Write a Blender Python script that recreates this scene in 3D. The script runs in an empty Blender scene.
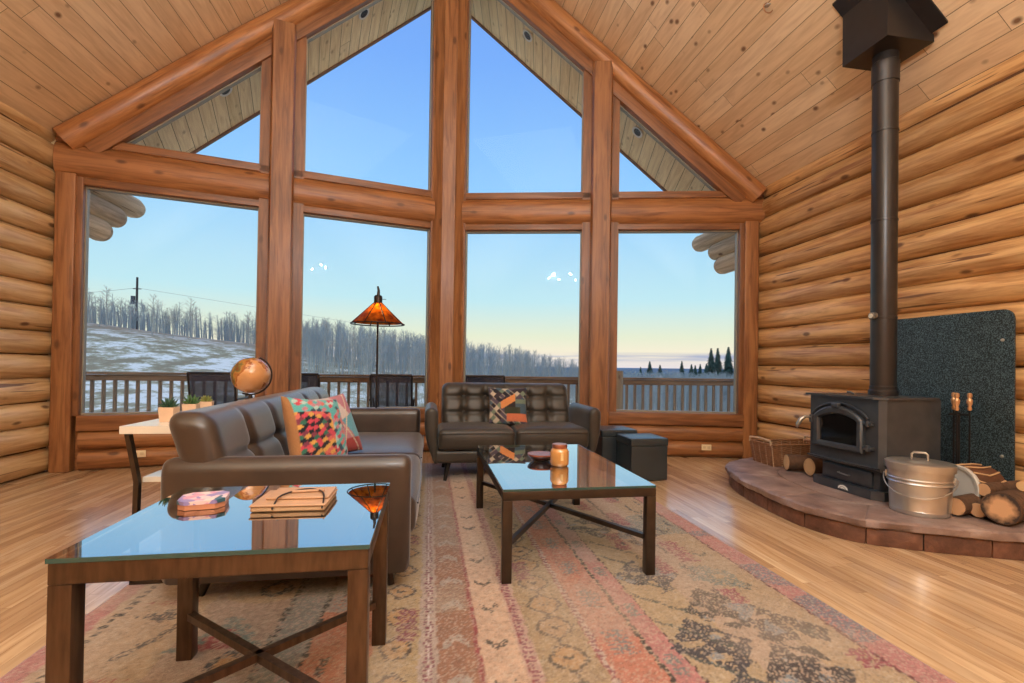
import bpy, bmesh, math, random
import numpy as np
from mathutils import Vector, Matrix, noise
random.seed(7)
C = bpy.context.scene.collection
SC = bpy.context.scene
PI = math.pi

# ------------------------------------------------------------------ camera
CAM_YAW, CAM_PITCH, CAM_ROLL, FPX = 0.1679, 0.0098, 0.0149, 490.38
fw = Vector((math.sin(CAM_YAW)*math.cos(CAM_PITCH), math.cos(CAM_YAW)*math.cos(CAM_PITCH), math.sin(CAM_PITCH)))
r0 = fw.cross(Vector((0, 0, 1))).normalized(); u0 = r0.cross(fw)
rr = r0*math.cos(CAM_ROLL)+u0*math.sin(CAM_ROLL); uu = -r0*math.sin(CAM_ROLL)+u0*math.cos(CAM_ROLL)
cam_d = bpy.data.cameras.new('camera'); cam = bpy.data.objects.new('camera', cam_d); C.objects.link(cam)
m3 = Matrix((rr, uu, -fw)).transposed()
cam.matrix_world = Matrix.Translation((0, 0, 1.1)) @ m3.to_4x4()
cam_d.sensor_width = 36; cam_d.lens = FPX/1024*36; cam_d.shift_y = 19.42/1024; cam_d.clip_end = 6000; cam_d.clip_start = 0.05
SC.camera = cam
SC.view_settings.view_transform = 'Standard'; SC.view_settings.look = 'None'
SC.view_settings.gamma = 1; SC.view_settings.use_curve_mapping = False
SC.view_settings.exposure = 0.0
SC.cycles.max_bounces = 8; SC.cycles.diffuse_bounces = 4; SC.cycles.glossy_bounces = 4
SC.cycles.transparent_max_bounces = 24; SC.cycles.caustics_reflective = False; SC.cycles.caustics_refractive = False
SC.cycles.sample_clamp_indirect = 6; SC.cycles.use_denoising = True

def lin(r, g, b):
    def f(c):
        c /= 255
        return c/12.92 if c <= 0.04045 else ((c+0.055)/1.055)**2.4
    return (f(r), f(g), f(b), 1)

# ------------------------------------------------------------------ sky
def build_world():
    w = bpy.data.worlds.new('sky'); SC.world = w; w.use_nodes = True
    nt = w.node_tree; nt.nodes.clear(); N = nt.nodes.new; L = nt.links.new
    tc = N('ShaderNodeTexCoord'); sep = N('ShaderNodeSeparateXYZ'); L(tc.outputs['Generated'], sep.inputs[0])
    rp = N('ShaderNodeValToRGB'); L(sep.outputs['Z'], rp.inputs[0])
    st = [(0.0, lin(216, 206, 204)), (0.025, lin(222, 212, 190)), (0.06, lin(206, 212, 188)), (0.13, lin(172, 208, 216)),
          (0.32, lin(132, 184, 228)), (0.53, lin(108, 156, 224)), (0.62, lin(104, 148, 218)), (.76, lin(206, 214, 232)), (1.0, lin(224, 228, 236))]
    el = rp.color_ramp.elements
    el[0].position, el[0].color = st[0]; el[1].position, el[1].color = st[-1]
    for p, c in st[1:-1]:
        e = el.new(p); e.color = c
    # low cloud bank near the horizon
    mp = N('ShaderNodeMapping'); mp.inputs['Scale'].default_value = (2.5, 2.5, 60); L(tc.outputs['Generated'], mp.inputs[0])
    nz = N('ShaderNodeTexNoise'); nz.inputs['Scale'].default_value = 1.2; nz.inputs['Detail'].default_value = 4; L(mp.outputs[0], nz.inputs[0])
    band = N('ShaderNodeValToRGB'); L(sep.outputs['Z'], band.inputs[0])
    be = band.color_ramp.elements
    be[0].position = 0.0; be[0].color = (0.12, 0.12, 0.12, 1); be[1].position = 0.030; be[1].color = (0, 0, 0, 1)
    e = be.new(0.011); e.color = (.15, .15, .15, 1); e = be.new(0.015); e.color = (.95, .95, .95, 1); e = be.new(0.024); e.color = (.9, .9, .9, 1)
    mul = N('ShaderNodeMath'); mul.operation = 'MULTIPLY'
    nr = N('ShaderNodeMapRange'); nr.inputs[1].default_value = .35; nr.inputs[2].default_value = .55; L(nz.outputs['Fac'], nr.inputs[0])
    L(band.outputs[0], mul.inputs[0]); L(nr.outputs[0], mul.inputs[1])
    mx = N('ShaderNodeMix'); mx.data_type = 'RGBA'; L(mul.outputs[0], mx.inputs[0]); L(rp.outputs[0], mx.inputs[6]); mx.inputs[7].default_value = lin(150, 158, 182)
    bg = N('ShaderNodeBackground'); L(mx.outputs[2], bg.inputs[0]); bg.inputs[1].default_value = SKY
    out = N('ShaderNodeOutputWorld'); L(bg.outputs[0], out.inputs[0])
SKY = 1.35
build_world()

# ------------------------------------------------------------------ light (chandelier lamps and added fill)
WARM = (0.80, 0.92, 1.0)
def area(name, loc, size, power, rot, col=WARM):
    d = bpy.data.lights.new(name, 'AREA'); d.shape = 'RECTANGLE'; d.size, d.size_y = size; d.energy = power; d.color = col
    o = bpy.data.objects.new(name, d); C.objects.link(o); o.location = loc; o.rotation_euler = rot
    return o
def point(name, loc, power, rad=.06, col=WARM):
    d = bpy.data.lights.new(name, 'POINT'); d.energy = power; d.shadow_soft_size = rad; d.color = col
    o = bpy.data.objects.new(name, d); C.objects.link(o); o.location = loc
    return o
# added fill without fixtures, one facing up, one down; then the chandelier
area('ceiling_fill', (0.2, -2.6, 3.3), (5.5, 3.0), 840, (PI, 0, 0))
area('overhead_fill', (0.2, 1.2, 5.6), (2.0, 4.0), 70, (0, 0, 0))
for k in range(6):
    a = k*PI/3
    point('chandelier_lamp', (0.3+.45*math.cos(a), -1.0+.45*math.sin(a), 3.55), 52, .03)

# ------------------------------------------------------------------ materials
def mat(name):
    m = bpy.data.materials.new(name); m.use_nodes = True
    nt = m.node_tree; b = nt.nodes['Principled BSDF']
    return m, nt, b
def plain(name, col, rough=.5, metal=0, noise_amt=.12, nscale=8, bump=0, sheen=0, spec=.5, coat=0, stretch=(1, 1, 1), bscale=None):
    m, nt, b = mat(name); N = nt.nodes.new; L = nt.links.new
    b.inputs['Roughness'].default_value = rough; b.inputs['Metallic'].default_value = metal
    b.inputs['Specular IOR Level'].default_value = spec
    if sheen: b.inputs['Sheen Weight'].default_value = sheen; b.inputs['Sheen Roughness'].default_value = .4
    if coat: b.inputs['Coat Weight'].default_value = coat; b.inputs['Coat Roughness'].default_value = .12
    tc = N('ShaderNodeTexCoord'); mp = N('ShaderNodeMapping'); mp.inputs['Scale'].default_value = stretch; L(tc.outputs['Object'], mp.inputs[0])
    nz = N('ShaderNodeTexNoise'); nz.inputs['Scale'].default_value = nscale; nz.inputs['Detail'].default_value = 5; L(mp.outputs[0], nz.inputs[0])
    mx = N('ShaderNodeMix'); mx.data_type = 'RGBA'; L(nz.outputs['Fac'], mx.inputs[0])
    mx.inputs[6].default_value = tuple(max(0, c*(1-noise_amt*2)) for c in col[:3])+(1,)
    mx.inputs[7].default_value = tuple(min(1, c*(1+noise_amt*2)) for c in col[:3])+(1,)
    L(mx.outputs[2], b.inputs['Base Color'])
    if bump:
        n2 = N('ShaderNodeTexNoise'); n2.inputs['Scale'].default_value = bscale or nscale*6; n2.inputs['Detail'].default_value = 4; L(mp.outputs[0], n2.inputs[0])
        bp = N('ShaderNodeBump'); bp.inputs['Strength'].default_value = bump; bp.inputs['Distance'].default_value = .01; L(n2.outputs['Fac'], bp.inputs['Height']); L(bp.outputs[0], b.inputs['Normal'])
    return m
def math_(nt, op, a, b=None):
    n = nt.nodes.new('ShaderNodeMath'); n.operation = op
    for i, v in enumerate((a, b)):
        if v is None: continue
        if isinstance(v, (int, float)): n.inputs[i].default_value = v
        else: nt.links.new(v, n.inputs[i])
    return n.outputs[0]
def mixc(nt, fac, a, b, mode='MIX'):
    n = nt.nodes.new('ShaderNodeMix'); n.data_type = 'RGBA'; n.blend_type = mode
    for i, v in ((0, fac), (6, a), (7, b)):
        if isinstance(v, (int, float, tuple)): n.inputs[i].default_value = v
        else: nt.links.new(v, n.inputs[i])
    return n.outputs[2]
def wood(name, dark, light, axis, knots=1.0, rough=.42, bump=.25, gs=1.0, coat=.15, knotcol=(.10, .035, .012, 1), check=.0):
    m, nt, b = mat(name); N = nt.nodes.new; L = nt.links.new
    tc = N('ShaderNodeTexCoord'); geo = N('ShaderNodeNewGeometry')
    cmb = N('ShaderNodeCombineXYZ')
    for i, k in enumerate((37.0, 91.0, 53.0)): L(math_(nt, 'MULTIPLY', geo.outputs['Random Per Island'], k), cmb.inputs[i])
    add = N('ShaderNodeVectorMath'); add.operation = 'ADD'; L(tc.outputs['Object'], add.inputs[0]); L(cmb.outputs[0], add.inputs[1])
    def mp(al, ac):
        q = N('ShaderNodeMapping'); s = [ac]*3; s['xyz'.index(axis)] = al; q.inputs['Scale'].default_value = s; L(add.outputs[0], q.inputs[0]); return q.outputs[0]
    g = N('ShaderNodeTexNoise'); g.inputs['Scale'].default_value = 3*gs; g.inputs['Detail'].default_value = 7; g.inputs['Roughness'].default_value = .62; g.inputs['Distortion'].default_value = .6; L(mp(.5, 7), g.inputs[0])
    g2 = N('ShaderNodeTexNoise'); g2.inputs['Scale'].default_value = 1.3; g2.inputs['Detail'].default_value = 3; L(mp(1, 2), g2.inputs[0])
    rp = N('ShaderNodeValToRGB'); L(g.outputs['Fac'], rp.inputs[0]); e = rp.color_ramp.elements
    e[0].position = .32; e[0].color = dark; e[1].position = .60; e[1].color = light
    c = mixc(nt, math_(nt, 'MULTIPLY', g2.outputs['Fac'], .55), rp.outputs[0], dark)
    c = mixc(nt, 1.0, c, mixc(nt, geo.outputs['Random Per Island'], (.82, .80, .78, 1), (1.12, 1.12, 1.12, 1)), 'MULTIPLY')
    # weathering patches
    # knots
    v = N('ShaderNodeTexVoronoi'); v.inputs['Scale'].default_value = 4.6; L(mp(.55, 1.25), v.inputs[0])
    kr = N('ShaderNodeValToRGB'); L(v.outputs['Distance'], kr.inputs[0]); ke = kr.color_ramp.elements
    ke[0].position = .08; ke[0].color = (1, 1, 1, 1); ke[1].position = .16; ke[1].color = (0, 0, 0, 1)
    sp = N('ShaderNodeSeparateColor'); L(v.outputs['Color'], sp.inputs[0])
    on = math_(nt, 'GREATER_THAN', sp.outputs[0], 1-.85*knots)
    c = mixc(nt, math_(nt, 'MULTIPLY', math_(nt, 'MULTIPLY', kr.outputs[0], on), .85), c, knotcol)
    if check:
        g3 = N('ShaderNodeTexNoise'); g3.inputs['Scale'].default_value = 2.6; g3.inputs['Detail'].default_value = 2; L(mp(.35, 9), g3.inputs[0])
        cr = N('ShaderNodeValToRGB'); L(g3.outputs['Fac'], cr.inputs[0]); ce = cr.color_ramp.elements
        ce[0].position = .30; ce[0].color = (1, 1, 1, 1); ce[1].position = .325; ce[1].color = (0, 0, 0, 1)
        c = mixc(nt, math_(nt, 'MULTIPLY', cr.outputs[0], check), c, knotcol)
    L(c, b.inputs['Base Color']); b.inputs['Roughness'].default_value = rough
    b.inputs['Coat Weight'].default_value = coat; b.inputs['Coat Roughness'].default_value = .25
    bp = N('ShaderNodeBump'); bp.inputs['Strength'].default_value = bump; bp.inputs['Distance'].default_value = .012; L(g.outputs['Fac'], bp.inputs['Height']); L(bp.outputs[0], b.inputs['Normal'])
    return m
def planks(name, across, along, w, Lg, cols, gapw, rough, knots=0, coat=0, seamcol=(.08, .035, .015, 1), bump=.4, streak=.5, spec=.5):
    m, nt, b = mat(name); N = nt.nodes.new; L = nt.links.new
    tc = N('ShaderNodeTexCoord'); s = N('ShaderNodeSeparateXYZ'); L(tc.outputs['Object'], s.inputs[0])
    u = math_(nt, 'DIVIDE', s.outputs['XYZ'.index(across)], w); i = math_(nt, 'FLOOR', u); fu = math_(nt, 'FRACT', u)
    wn = N('ShaderNodeTexWhiteNoise'); wn.noise_dimensions = '1D'; L(i, wn.inputs['W'])
    v = math_(nt, 'ADD', math_(nt, 'DIVIDE', s.outputs['XYZ'.index(along)], Lg), math_(nt, 'MULTIPLY', wn.outputs['Value'], 7.3))
    j = math_(nt, 'FLOOR', v); fv = math_(nt, 'FRACT', v)
    cb = N('ShaderNodeCombineXYZ'); L(i, cb.inputs[0]); L(j, cb.inputs[1])
    w2 = N('ShaderNodeTexWhiteNoise'); w2.noise_dimensions = '2D'; L(cb.outputs[0], w2.inputs['Vector'])
    rp = N('ShaderNodeValToRGB'); L(w2.outputs['Value'], rp.inputs[0]); e = rp.color_ramp.elements
    e[0].color = cols[0]; e[1].color = cols[-1]
    for k, cc in enumerate(cols[1:-1]):
        q = e.new((k+1)/(len(cols)-1)); q.color = cc
    # grain
    cv = N('ShaderNodeCombineXYZ'); L(math_(nt, 'MULTIPLY', s.outputs['XYZ'.index(across)], 22), cv.inputs[0])
    L(math_(nt, 'MULTIPLY', s.outputs['XYZ'.index(along)], 1.6), cv.inputs[1]); L(math_(nt, 'MULTIPLY', w2.outputs['Value'], 60), cv.inputs[2])
    g = N('ShaderNodeTexNoise'); g.inputs['Scale'].default_value = 1.5; g.inputs['Detail'].default_value = 6; g.inputs['Distortion'].default_value = .8; L(cv.outputs[0], g.inputs[0])
    gr = N('ShaderNodeValToRGB'); L(g.outputs['Fac'], gr.inputs[0]); ge = gr.color_ramp.elements
    ge[0].position = .3; ge[0].color = (.55, .42, .32, 1); ge[1].position = .62; ge[1].color = (1, 1, 1, 1)
    c = mixc(nt, streak, rp.outputs[0], gr.outputs[0], 'MULTIPLY')
    if knots:
        vv = N('ShaderNodeCombineXYZ'); L(math_(nt, 'MULTIPLY', s.outputs['XYZ'.index(across)], 1.5), vv.inputs[0])
        L(math_(nt, 'MULTIPLY', s.outputs['XYZ'.index(along)], .8), vv.inputs[1]); L(math_(nt, 'MULTIPLY', w2.outputs['Value'], 30), vv.inputs[2])
        vo = N('ShaderNodeTexVoronoi'); vo.inputs['Scale'].default_value = 5.2; L(vv.outputs[0], vo.inputs[0])
        kr = N('ShaderNodeValToRGB'); L(vo.outputs['Distance'], kr.inputs[0]); ke = kr.color_ramp.elements
        ke[0].position = .07; ke[0].color = (1, 1, 1, 1); ke[1].position = .17; ke[1].color = (0, 0, 0, 1)
        c = mixc(nt, math_(nt, 'MULTIPLY', kr.outputs[0], knots), c, (.16, .06, .025, 1))
    gp = math_(nt, 'MAXIMUM', math_(nt, 'LESS_THAN', fu, gapw/w), math_(nt, 'LESS_THAN', fv, gapw/Lg))
    c = mixc(nt, math_(nt, 'MULTIPLY', gp, .8), c, seamcol)
    L(c, b.inputs['Base Color']); b.inputs['Roughness'].default_value = rough; b.inputs['Specular IOR Level'].default_value = spec
    if coat: b.inputs['Coat Weight'].default_value = coat; b.inputs['Coat Roughness'].default_value = .16
    h = math_(nt, 'SUBTRACT', math_(nt, 'MULTIPLY', g.outputs['Fac'], .15), gp)
    bp = N('ShaderNodeBump'); bp.inputs['Strength'].default_value = bump; bp.inputs['Distance'].default_value = .004; L(h, bp.inputs['Height']); L(bp.outputs[0], b.inputs['Normal'])
    return m
def glassy(name, ior, tint, refl=(1, 1, 1, 1), rough=0.0, boost=1.0):
    m = bpy.data.materials.new(name); m.use_nodes = True; nt = m.node_tree; nt.nodes.clear(); N = nt.nodes.new; L = nt.links.new
    fr = N('ShaderNodeFresnel'); fr.inputs[0].default_value = ior
    tr = N('ShaderNodeBsdfTransparent'); tr.inputs[0].default_value = tint
    gl = N('ShaderNodeBsdfGlossy'); gl.inputs['Roughness'].default_value = rough; gl.inputs['Color'].default_value = refl
    geo = N('ShaderNodeNewGeometry')
    fac = math_(nt, 'MINIMUM', math_(nt, 'MULTIPLY', math_(nt, 'MULTIPLY', fr.outputs[0], boost), math_(nt, 'SUBTRACT', 1.0, geo.outputs['Backfacing'])), .95)
    mx = N('ShaderNodeMixShader'); L(fac, mx.inputs[0]); L(tr.outputs[0], mx.inputs[1]); L(gl.outputs[0], mx.inputs[2])
    out = N('ShaderNodeOutputMaterial'); L(mx.outputs[0], out.inputs[0])
    return m
def vcol(name, rough=.8, sheen=.2, speck=.25, sscale=260, bump=.5, tint=None):
    m, nt, b = mat(name); N = nt.nodes.new; L = nt.links.new
    a = N('ShaderNodeVertexColor'); a.layer_name = 'Col'; tc = N('ShaderNodeTexCoord')
    nz = N('ShaderNodeTexNoise'); nz.inputs['Scale'].default_value = sscale; nz.inputs['Detail'].default_value = 3; L(tc.outputs['Object'], nz.inputs[0])
    mr = N('ShaderNodeMapRange'); mr.inputs[1].default_value = .3; mr.inputs[2].default_value = .7; mr.inputs[3].default_value = 1-speck; mr.inputs[4].default_value = 1+speck; L(nz.outputs['Fac'], mr.inputs[0])
    cb = N('ShaderNodeCombineXYZ')
    for i in range(3): L(mr.outputs[0], cb.inputs[i])
    c = mixc(nt, 1.0, a.outputs[0], cb.outputs[0], 'MULTIPLY'); L(c, b.inputs['Base Color'])
    b.inputs['Roughness'].default_value = rough; b.inputs['Sheen Weight'].default_value = sheen; b.inputs['Specular IOR Level'].default_value = .2
    bp = N('ShaderNodeBump'); bp.inputs['Strength'].default_value = bump; bp.inputs['Distance'].default_value = .004; L(nz.outputs['Fac'], bp.inputs['Height']); L(bp.outputs[0], b.inputs['Normal'])
    return m

MT = {}
GL_D, GL_L = lin(160, 108, 62), lin(238, 194, 136)
MT['log_y'] = wood('golden_log', GL_D, GL_L, 'y', .9, check=.8)
MT['log_left'] = wood('pale_log', lin(184, 138, 88), lin(236, 204, 154), 'y', .9, check=.8)
MT['post'] = wood('amber_post', lin(112, 66, 36), lin(180, 124, 76), 'z', .9, check=.5)
MT['beam'] = wood('amber_beam', lin(118, 70, 38), lin(188, 130, 80), 'x', .9, check=.5)
MT['trim_x'] = wood('amber_trim_level', lin(104, 62, 36), lin(166, 112, 70), 'x', .8)
MT['trim_z'] = wood('amber_trim_upright', lin(98, 58, 34), lin(156, 104, 64), 'z', .8)
MT['grey_log'] = wood('weathered_log', lin(176, 152, 124), lin(238, 216, 182), 'y', .8, rough=.8, coat=0, check=.8)
MT['grey_z'] = wood('weathered_post', lin(110, 96, 82), lin(176, 156, 128), 'z', .8, rough=.8, coat=0)
MT['grey_x'] = wood('weathered_rail', lin(104, 80, 62), lin(160, 128, 98), 'x', .6, rough=.8, coat=0)
MT['baluster'] = wood('weathered_baluster', lin(112, 92, 76), lin(158, 134, 108), 'z', .3, rough=.8, coat=0)
MT['ceiling'] = planks('pine_ceiling_boards', 'X', 'Y', .122, 2.6, [lin(222, 188, 148), lin(238, 208, 170), lin(228, 196, 156), lin(244, 218, 182)], .004, .5, knots=.9, streak=.38)
MT['soffit_l'] = planks('soffit_boards_left', 'X', 'Y', .13, 6, [lin(240, 218, 172), lin(248, 228, 184), lin(232, 208, 160)], .006, .7, knots=.45)
MT['floor'] = planks('maple_floor', 'X', 'Y', .062, 1.1, [lin(200, 166, 128), lin(216, 184, 146), lin(208, 174, 134), lin(182, 148, 114), lin(224, 196, 160)], .0014, .25, coat=.6, bump=.12, streak=.6, seamcol=(.16, .08, .035, 1))
MT['backing'] = plain('seam_shade_backing', lin(96, 62, 34), .8)  # keeps light out behind the logs; seam shade is put into the dark colour
MT['vinyl'] = plain('grey_window_frame', lin(150, 140, 122), .45, noise_amt=.04)
MT['window_glass'] = glassy('window_glass', 1.22, (.985, .99, .99, 1))
MT['table_glass'] = glassy('table_glass', 3.4, (.78, .90, .90, 1), boost=1.9)
MT['glass_edge'] = plain('green_glass_edge', lin(34, 70, 68), .15, spec=.8)
MT['bronze'] = plain('brushed_bronze', lin(92, 72, 56), .33, metal=.75, noise_amt=.38, nscale=16, stretch=(3, 3, .5))
MT['darkmetal'] = plain('dark_bronze_metal', lin(72, 60, 50), .35, metal=.7, noise_amt=.2, nscale=14)
MT['suede'] = plain('grey_brown_suede', lin(56, 43, 36), .36, noise_amt=.38, nscale=5, bump=.15, bscale=240, sheen=.3, spec=.6, coat=.2)
MT['olive_suede'] = plain('olive_grey_suede', lin(56, 51, 46), .42, noise_amt=.25, nscale=4, bump=.15, bscale=240, sheen=.15, spec=.5)
MT['blackwood'] = plain('black_stained_wood', lin(30, 24, 22), .4)
MT['iron'] = plain('black_stove_steel', lin(78, 82, 88), .32, metal=.5, noise_amt=.2, nscale=10, bump=.12, bscale=160)
MT['steel'] = plain('galvanized_steel', lin(206, 204, 200), .30, metal=.85, noise_amt=.1, nscale=9)
MT['firebox'] = plain('near_black_glass', lin(14, 13, 13), .08, spec=.9, coat=.8)  # plain near-black colour for the stove door glass
MT['white'] = plain('white_paint', lin(228, 226, 220), .4, noise_amt=.02)
MT['ivory'] = plain('ivory_plastic', lin(226, 206, 170), .4, noise_amt=.02)
MT['ott'] = plain('blue_grey_leather', lin(40, 50, 56), .34, noise_amt=.18, nscale=6, bump=.3, bscale=130, spec=.6, coat=.2)
MT['wicker'] = None

# ------------------------------------------------------------------ mesh helpers
class MB:
    def __init__(s): s.v = []; s.f = []
    def add(s, vs, fs):
        o = len(s.v); s.v += [tuple(v) for v in vs]; s.f += [tuple(i+o for i in f) for f in fs]
    def box(s, x0, x1, y0, y1, z0, z1, b=0.0):
        if b <= 0:
            vs = [(x, y, z) for x in (x0, x1) for y in (y0, y1) for z in (z0, z1)]
            s.add(vs, [(0, 1, 3, 2), (4, 6, 7, 5), (0, 4, 5, 1), (2, 3, 7, 6), (0, 2, 6, 4), (1, 5, 7, 3)])
        else: s.rbox(x0, x1, y0, y1, z0, z1, b, seg=1)
    def rbox(s, x0, x1, y0, y1, z0, z1, r, seg=3, n=(1, 1, 1), disp=None):
        h = ((x1-x0)/2, (y1-y0)/2, (z1-z0)/2); c = ((x0+x1)/2, (y0+y1)/2, (z0+z1)/2); r = min(r, min(h)*.98)
        def coords(H, k):
            a = [math.tan((1-i/seg)*PI/4)*r for i in range(seg+1)]
            lo = [-H+r-q for q in a]
            inner = [-H+r+(2*H-2*r)*i/k for i in range(1, k)]
            return lo+inner+[-x for x in reversed(lo)]
        cs = [coords(h[i], n[i]) for i in range(3)]
        def put(p):
            q = [max(-(h[i]-r), min(h[i]-r, p[i])) for i in range(3)]; d = Vector([p[i]-q[i] for i in range(3)])
            if d.length > 1e-9: d.normalize()
            o = [q[i]+d[i]*r for i in range(3)]
            if disp: o = disp(o, h)
            return (o[0]+c[0], o[1]+c[1], o[2]+c[2])
        idx = {}; vs = []; fs = []
        def vid(i, j, k):
            if (i, j, k) not in idx: idx[(i, j, k)] = len(vs); vs.append(put((cs[0][i], cs[1][j], cs[2][k])))
            return idx[(i, j, k)]
        I, J, K = len(cs[0])-1, len(cs[1])-1, len(cs[2])-1
        for i in range(I):
            for j in range(J):
                fs.append((vid(i, j, 0), vid(i, j+1, 0), vid(i+1, j+1, 0), vid(i+1, j, 0)))
                fs.append((vid(i, j, K), vid(i+1, j, K), vid(i+1, j+1, K), vid(i, j+1, K)))
        for i in range(I):
            for k in range(K):
                fs.append((vid(i, 0, k), vid(i+1, 0, k), vid(i+1, 0, k+1), vid(i, 0, k+1)))
                fs.append((vid(i, J, k), vid(i, J, k+1), vid(i+1, J, k+1), vid(i+1, J, k)))
        for j in range(J):
            for k in range(K):
                fs.append((vid(0, j, k), vid(0, j, k+1), vid(0, j+1, k+1), vid(0, j+1, k)))
                fs.append((vid(I, j, k), vid(I, j+1, k), vid(I, j+1, k+1), vid(I, j, k+1)))
        s.add(vs, fs)
    def cyl(s, p0, p1, ra, rb=None, n=16, m=1, wob=0, seed=0, caps=True):
        rb = ra if rb is None else rb
        p0 = Vector(p0); p1 = Vector(p1); d = (p1-p0); L = d.length; d.normalize()
        a = d.orthogonal().normalized(); b = d.cross(a); vs = []; fs = []
        for k in range(m+1):
            t = k/m; c = p0.lerp(p1, t); r = ra+(rb-ra)*t
            for i in range(n):
                an = 2*PI*i/n; q = r
                if wob: q *= 1+wob*noise.noise(Vector((seed*7.1+t*L*1.1, math.cos(an)*.8, math.sin(an)*.8+seed)))*2
                vs.append(c+(a*math.cos(an)+b*math.sin(an))*q)
        for k in range(m):
            for i in range(n):
                j = (i+1) % n; fs.append((k*n+i, k*n+j, (k+1)*n+j, (k+1)*n+i))
        if caps: fs.append(tuple(reversed(range(n)))); fs.append(tuple(m*n+i for i in range(n)))
        s.add(vs, fs)
    def tube(s, pts, r, n=8, closed=False):
        pts = [Vector(p) for p in pts]; rs = r if isinstance(r, (list, tuple)) else [r]*len(pts); vs = []; fs = []; a = None
        M = len(pts)
        for k, p in enumerate(pts):
            if closed: d = (pts[(k+1) % M]-pts[k-1]).normalized()
            else: d = (pts[min(k+1, M-1)]-pts[max(k-1, 0)]).normalized()
            a = d.orthogonal().normalized() if a is None else (a-d*a.dot(d)).normalized()
            b = d.cross(a)
            for i in range(n):
                an = 2*PI*i/n; vs.append(p+(a*math.cos(an)+b*math.sin(an))*rs[k])
        for k in range(M if closed else M-1):
            k2 = (k+1) % M
            for i in range(n):
                j = (i+1) % n; fs.append((k*n+i, k*n+j, k2*n+j, k2*n+i))
        if not closed: fs.append(tuple(reversed(range(n)))); fs.append(tuple((M-1)*n+i for i in range(n)))
        s.add(vs, fs)
    def lathe(s, prof, c=(0, 0, 0), n=32, M=None):
        vs = []; fs = []
        for (r, z) in prof:
            for i in range(n):
                an = 2*PI*i/n; v = Vector((r*math.cos(an), r*math.sin(an), z))
                if M: v = M @ v
                vs.append(v+Vector(c))
        for k in range(len(prof)-1):
            for i in range(n):
                j = (i+1) % n; fs.append((k*n+i, k*n+j, (k+1)*n+j, (k+1)*n+i))
        if prof[0][0] > 1e-6: fs.append(tuple(reversed(range(n))))
        if prof[-1][0] > 1e-6: fs.append(tuple((len(prof)-1)*n+i for i in range(n)))
        s.add(vs, fs)
    def prism(s, poly, ax, a0, a1):
        # poly in the two other axes (order x,y,z without ax)
        vs = []
        for a in (a0, a1):
            for (u, v) in poly:
                q = [u, v]; q.insert('xyz'.index(ax), a); vs.append(q)
        n = len(poly); fs = [tuple(reversed(range(n))), tuple(range(n, 2*n))]
        for i in range(n):
            j = (i+1) % n; fs.append((i, j, n+j, n+i))
        s.add(vs, fs)
    def loft(s, secs, caps=True):
        n = len(secs[0]); vs = [v for q in secs for v in q]; fs = []
        for k in range(len(secs)-1):
            for i in range(n):
                j = (i+1) % n; fs.append((k*n+i, k*n+j, (k+1)*n+j, (k+1)*n+i))
        if caps: fs.append(tuple(reversed(range(n)))); fs.append(tuple((len(secs)-1)*n+i for i in range(n)))
        s.add(vs, fs)
    def build(s, name, m, parent=None, loc=None, rz=None, sharp=40, M=None, cols=None):
        me = bpy.data.meshes.new(name); me.from_pydata(s.v, [], s.f); me.validate(); me.update()
        bm = bmesh.new(); bm.from_mesh(me); bmesh.ops.recalc_face_normals(bm, faces=bm.faces); bm.to_mesh(me); bm.free()
        me.polygons.foreach_set('use_smooth', [True]*len(me.polygons)); me.set_sharp_from_angle(angle=math.radians(sharp))
        if isinstance(m, (list, tuple)):
            for q in m: me.materials.append(q)
        elif m: me.materials.append(m)
        o = bpy.data.objects.new(name, me); C.objects.link(o)
        if parent: o.parent = parent
        if loc: o.location = loc
        if rz is not None: o.rotation_euler = (0, 0, rz)
        if M is not None: o.matrix_world = M
        return o
def thing(name, label, cat, loc=(0, 0, 0), rz=0, group=None):
    o = bpy.data.objects.new(name, None); C.objects.link(o); o.location = loc; o.rotation_euler = (0, 0, rz); o.empty_display_size = .1
    o['label'] = label; o['category'] = cat
    if group: o['group'] = group
    return o
def tag(o, label, cat, group=None, kind=None):
    o['label'] = label; o['category'] = cat
    if group: o['group'] = group
    if kind: o['kind'] = kind
    return o
def struct(o, label=None, cat=None):
    o['kind'] = 'structure'
    if label: o['label'] = label
    if cat: o['category'] = cat
    return o
def dup(root, loc=None, rz=None, label=None):
    r = root.copy(); C.objects.link(r)
    if loc is not None: r.location = loc
    if rz is not None: r.rotation_euler = (0, 0, rz)
    if label: r['label'] = label
    for ch in list(root.children):
        c = ch.copy(); C.objects.link(c); c.parent = r
        for g in list(ch.children):
            d = g.copy(); C.objects.link(d); d.parent = c
    return r

# ------------------------------------------------------------------ room shell
XR, RZ, KS = .213, 6.93, .942          # ridge x, ridge height, ceiling slope
AX, AY, TA = .213, 6.35, .2394         # prow apex, plan slope of the prow walls
CA = math.cos(.2348)
def zc(x, off=0): return RZ-off-KS*abs(x-XR)
def yw(x): return AY-TA*abs(x-AX)

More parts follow.
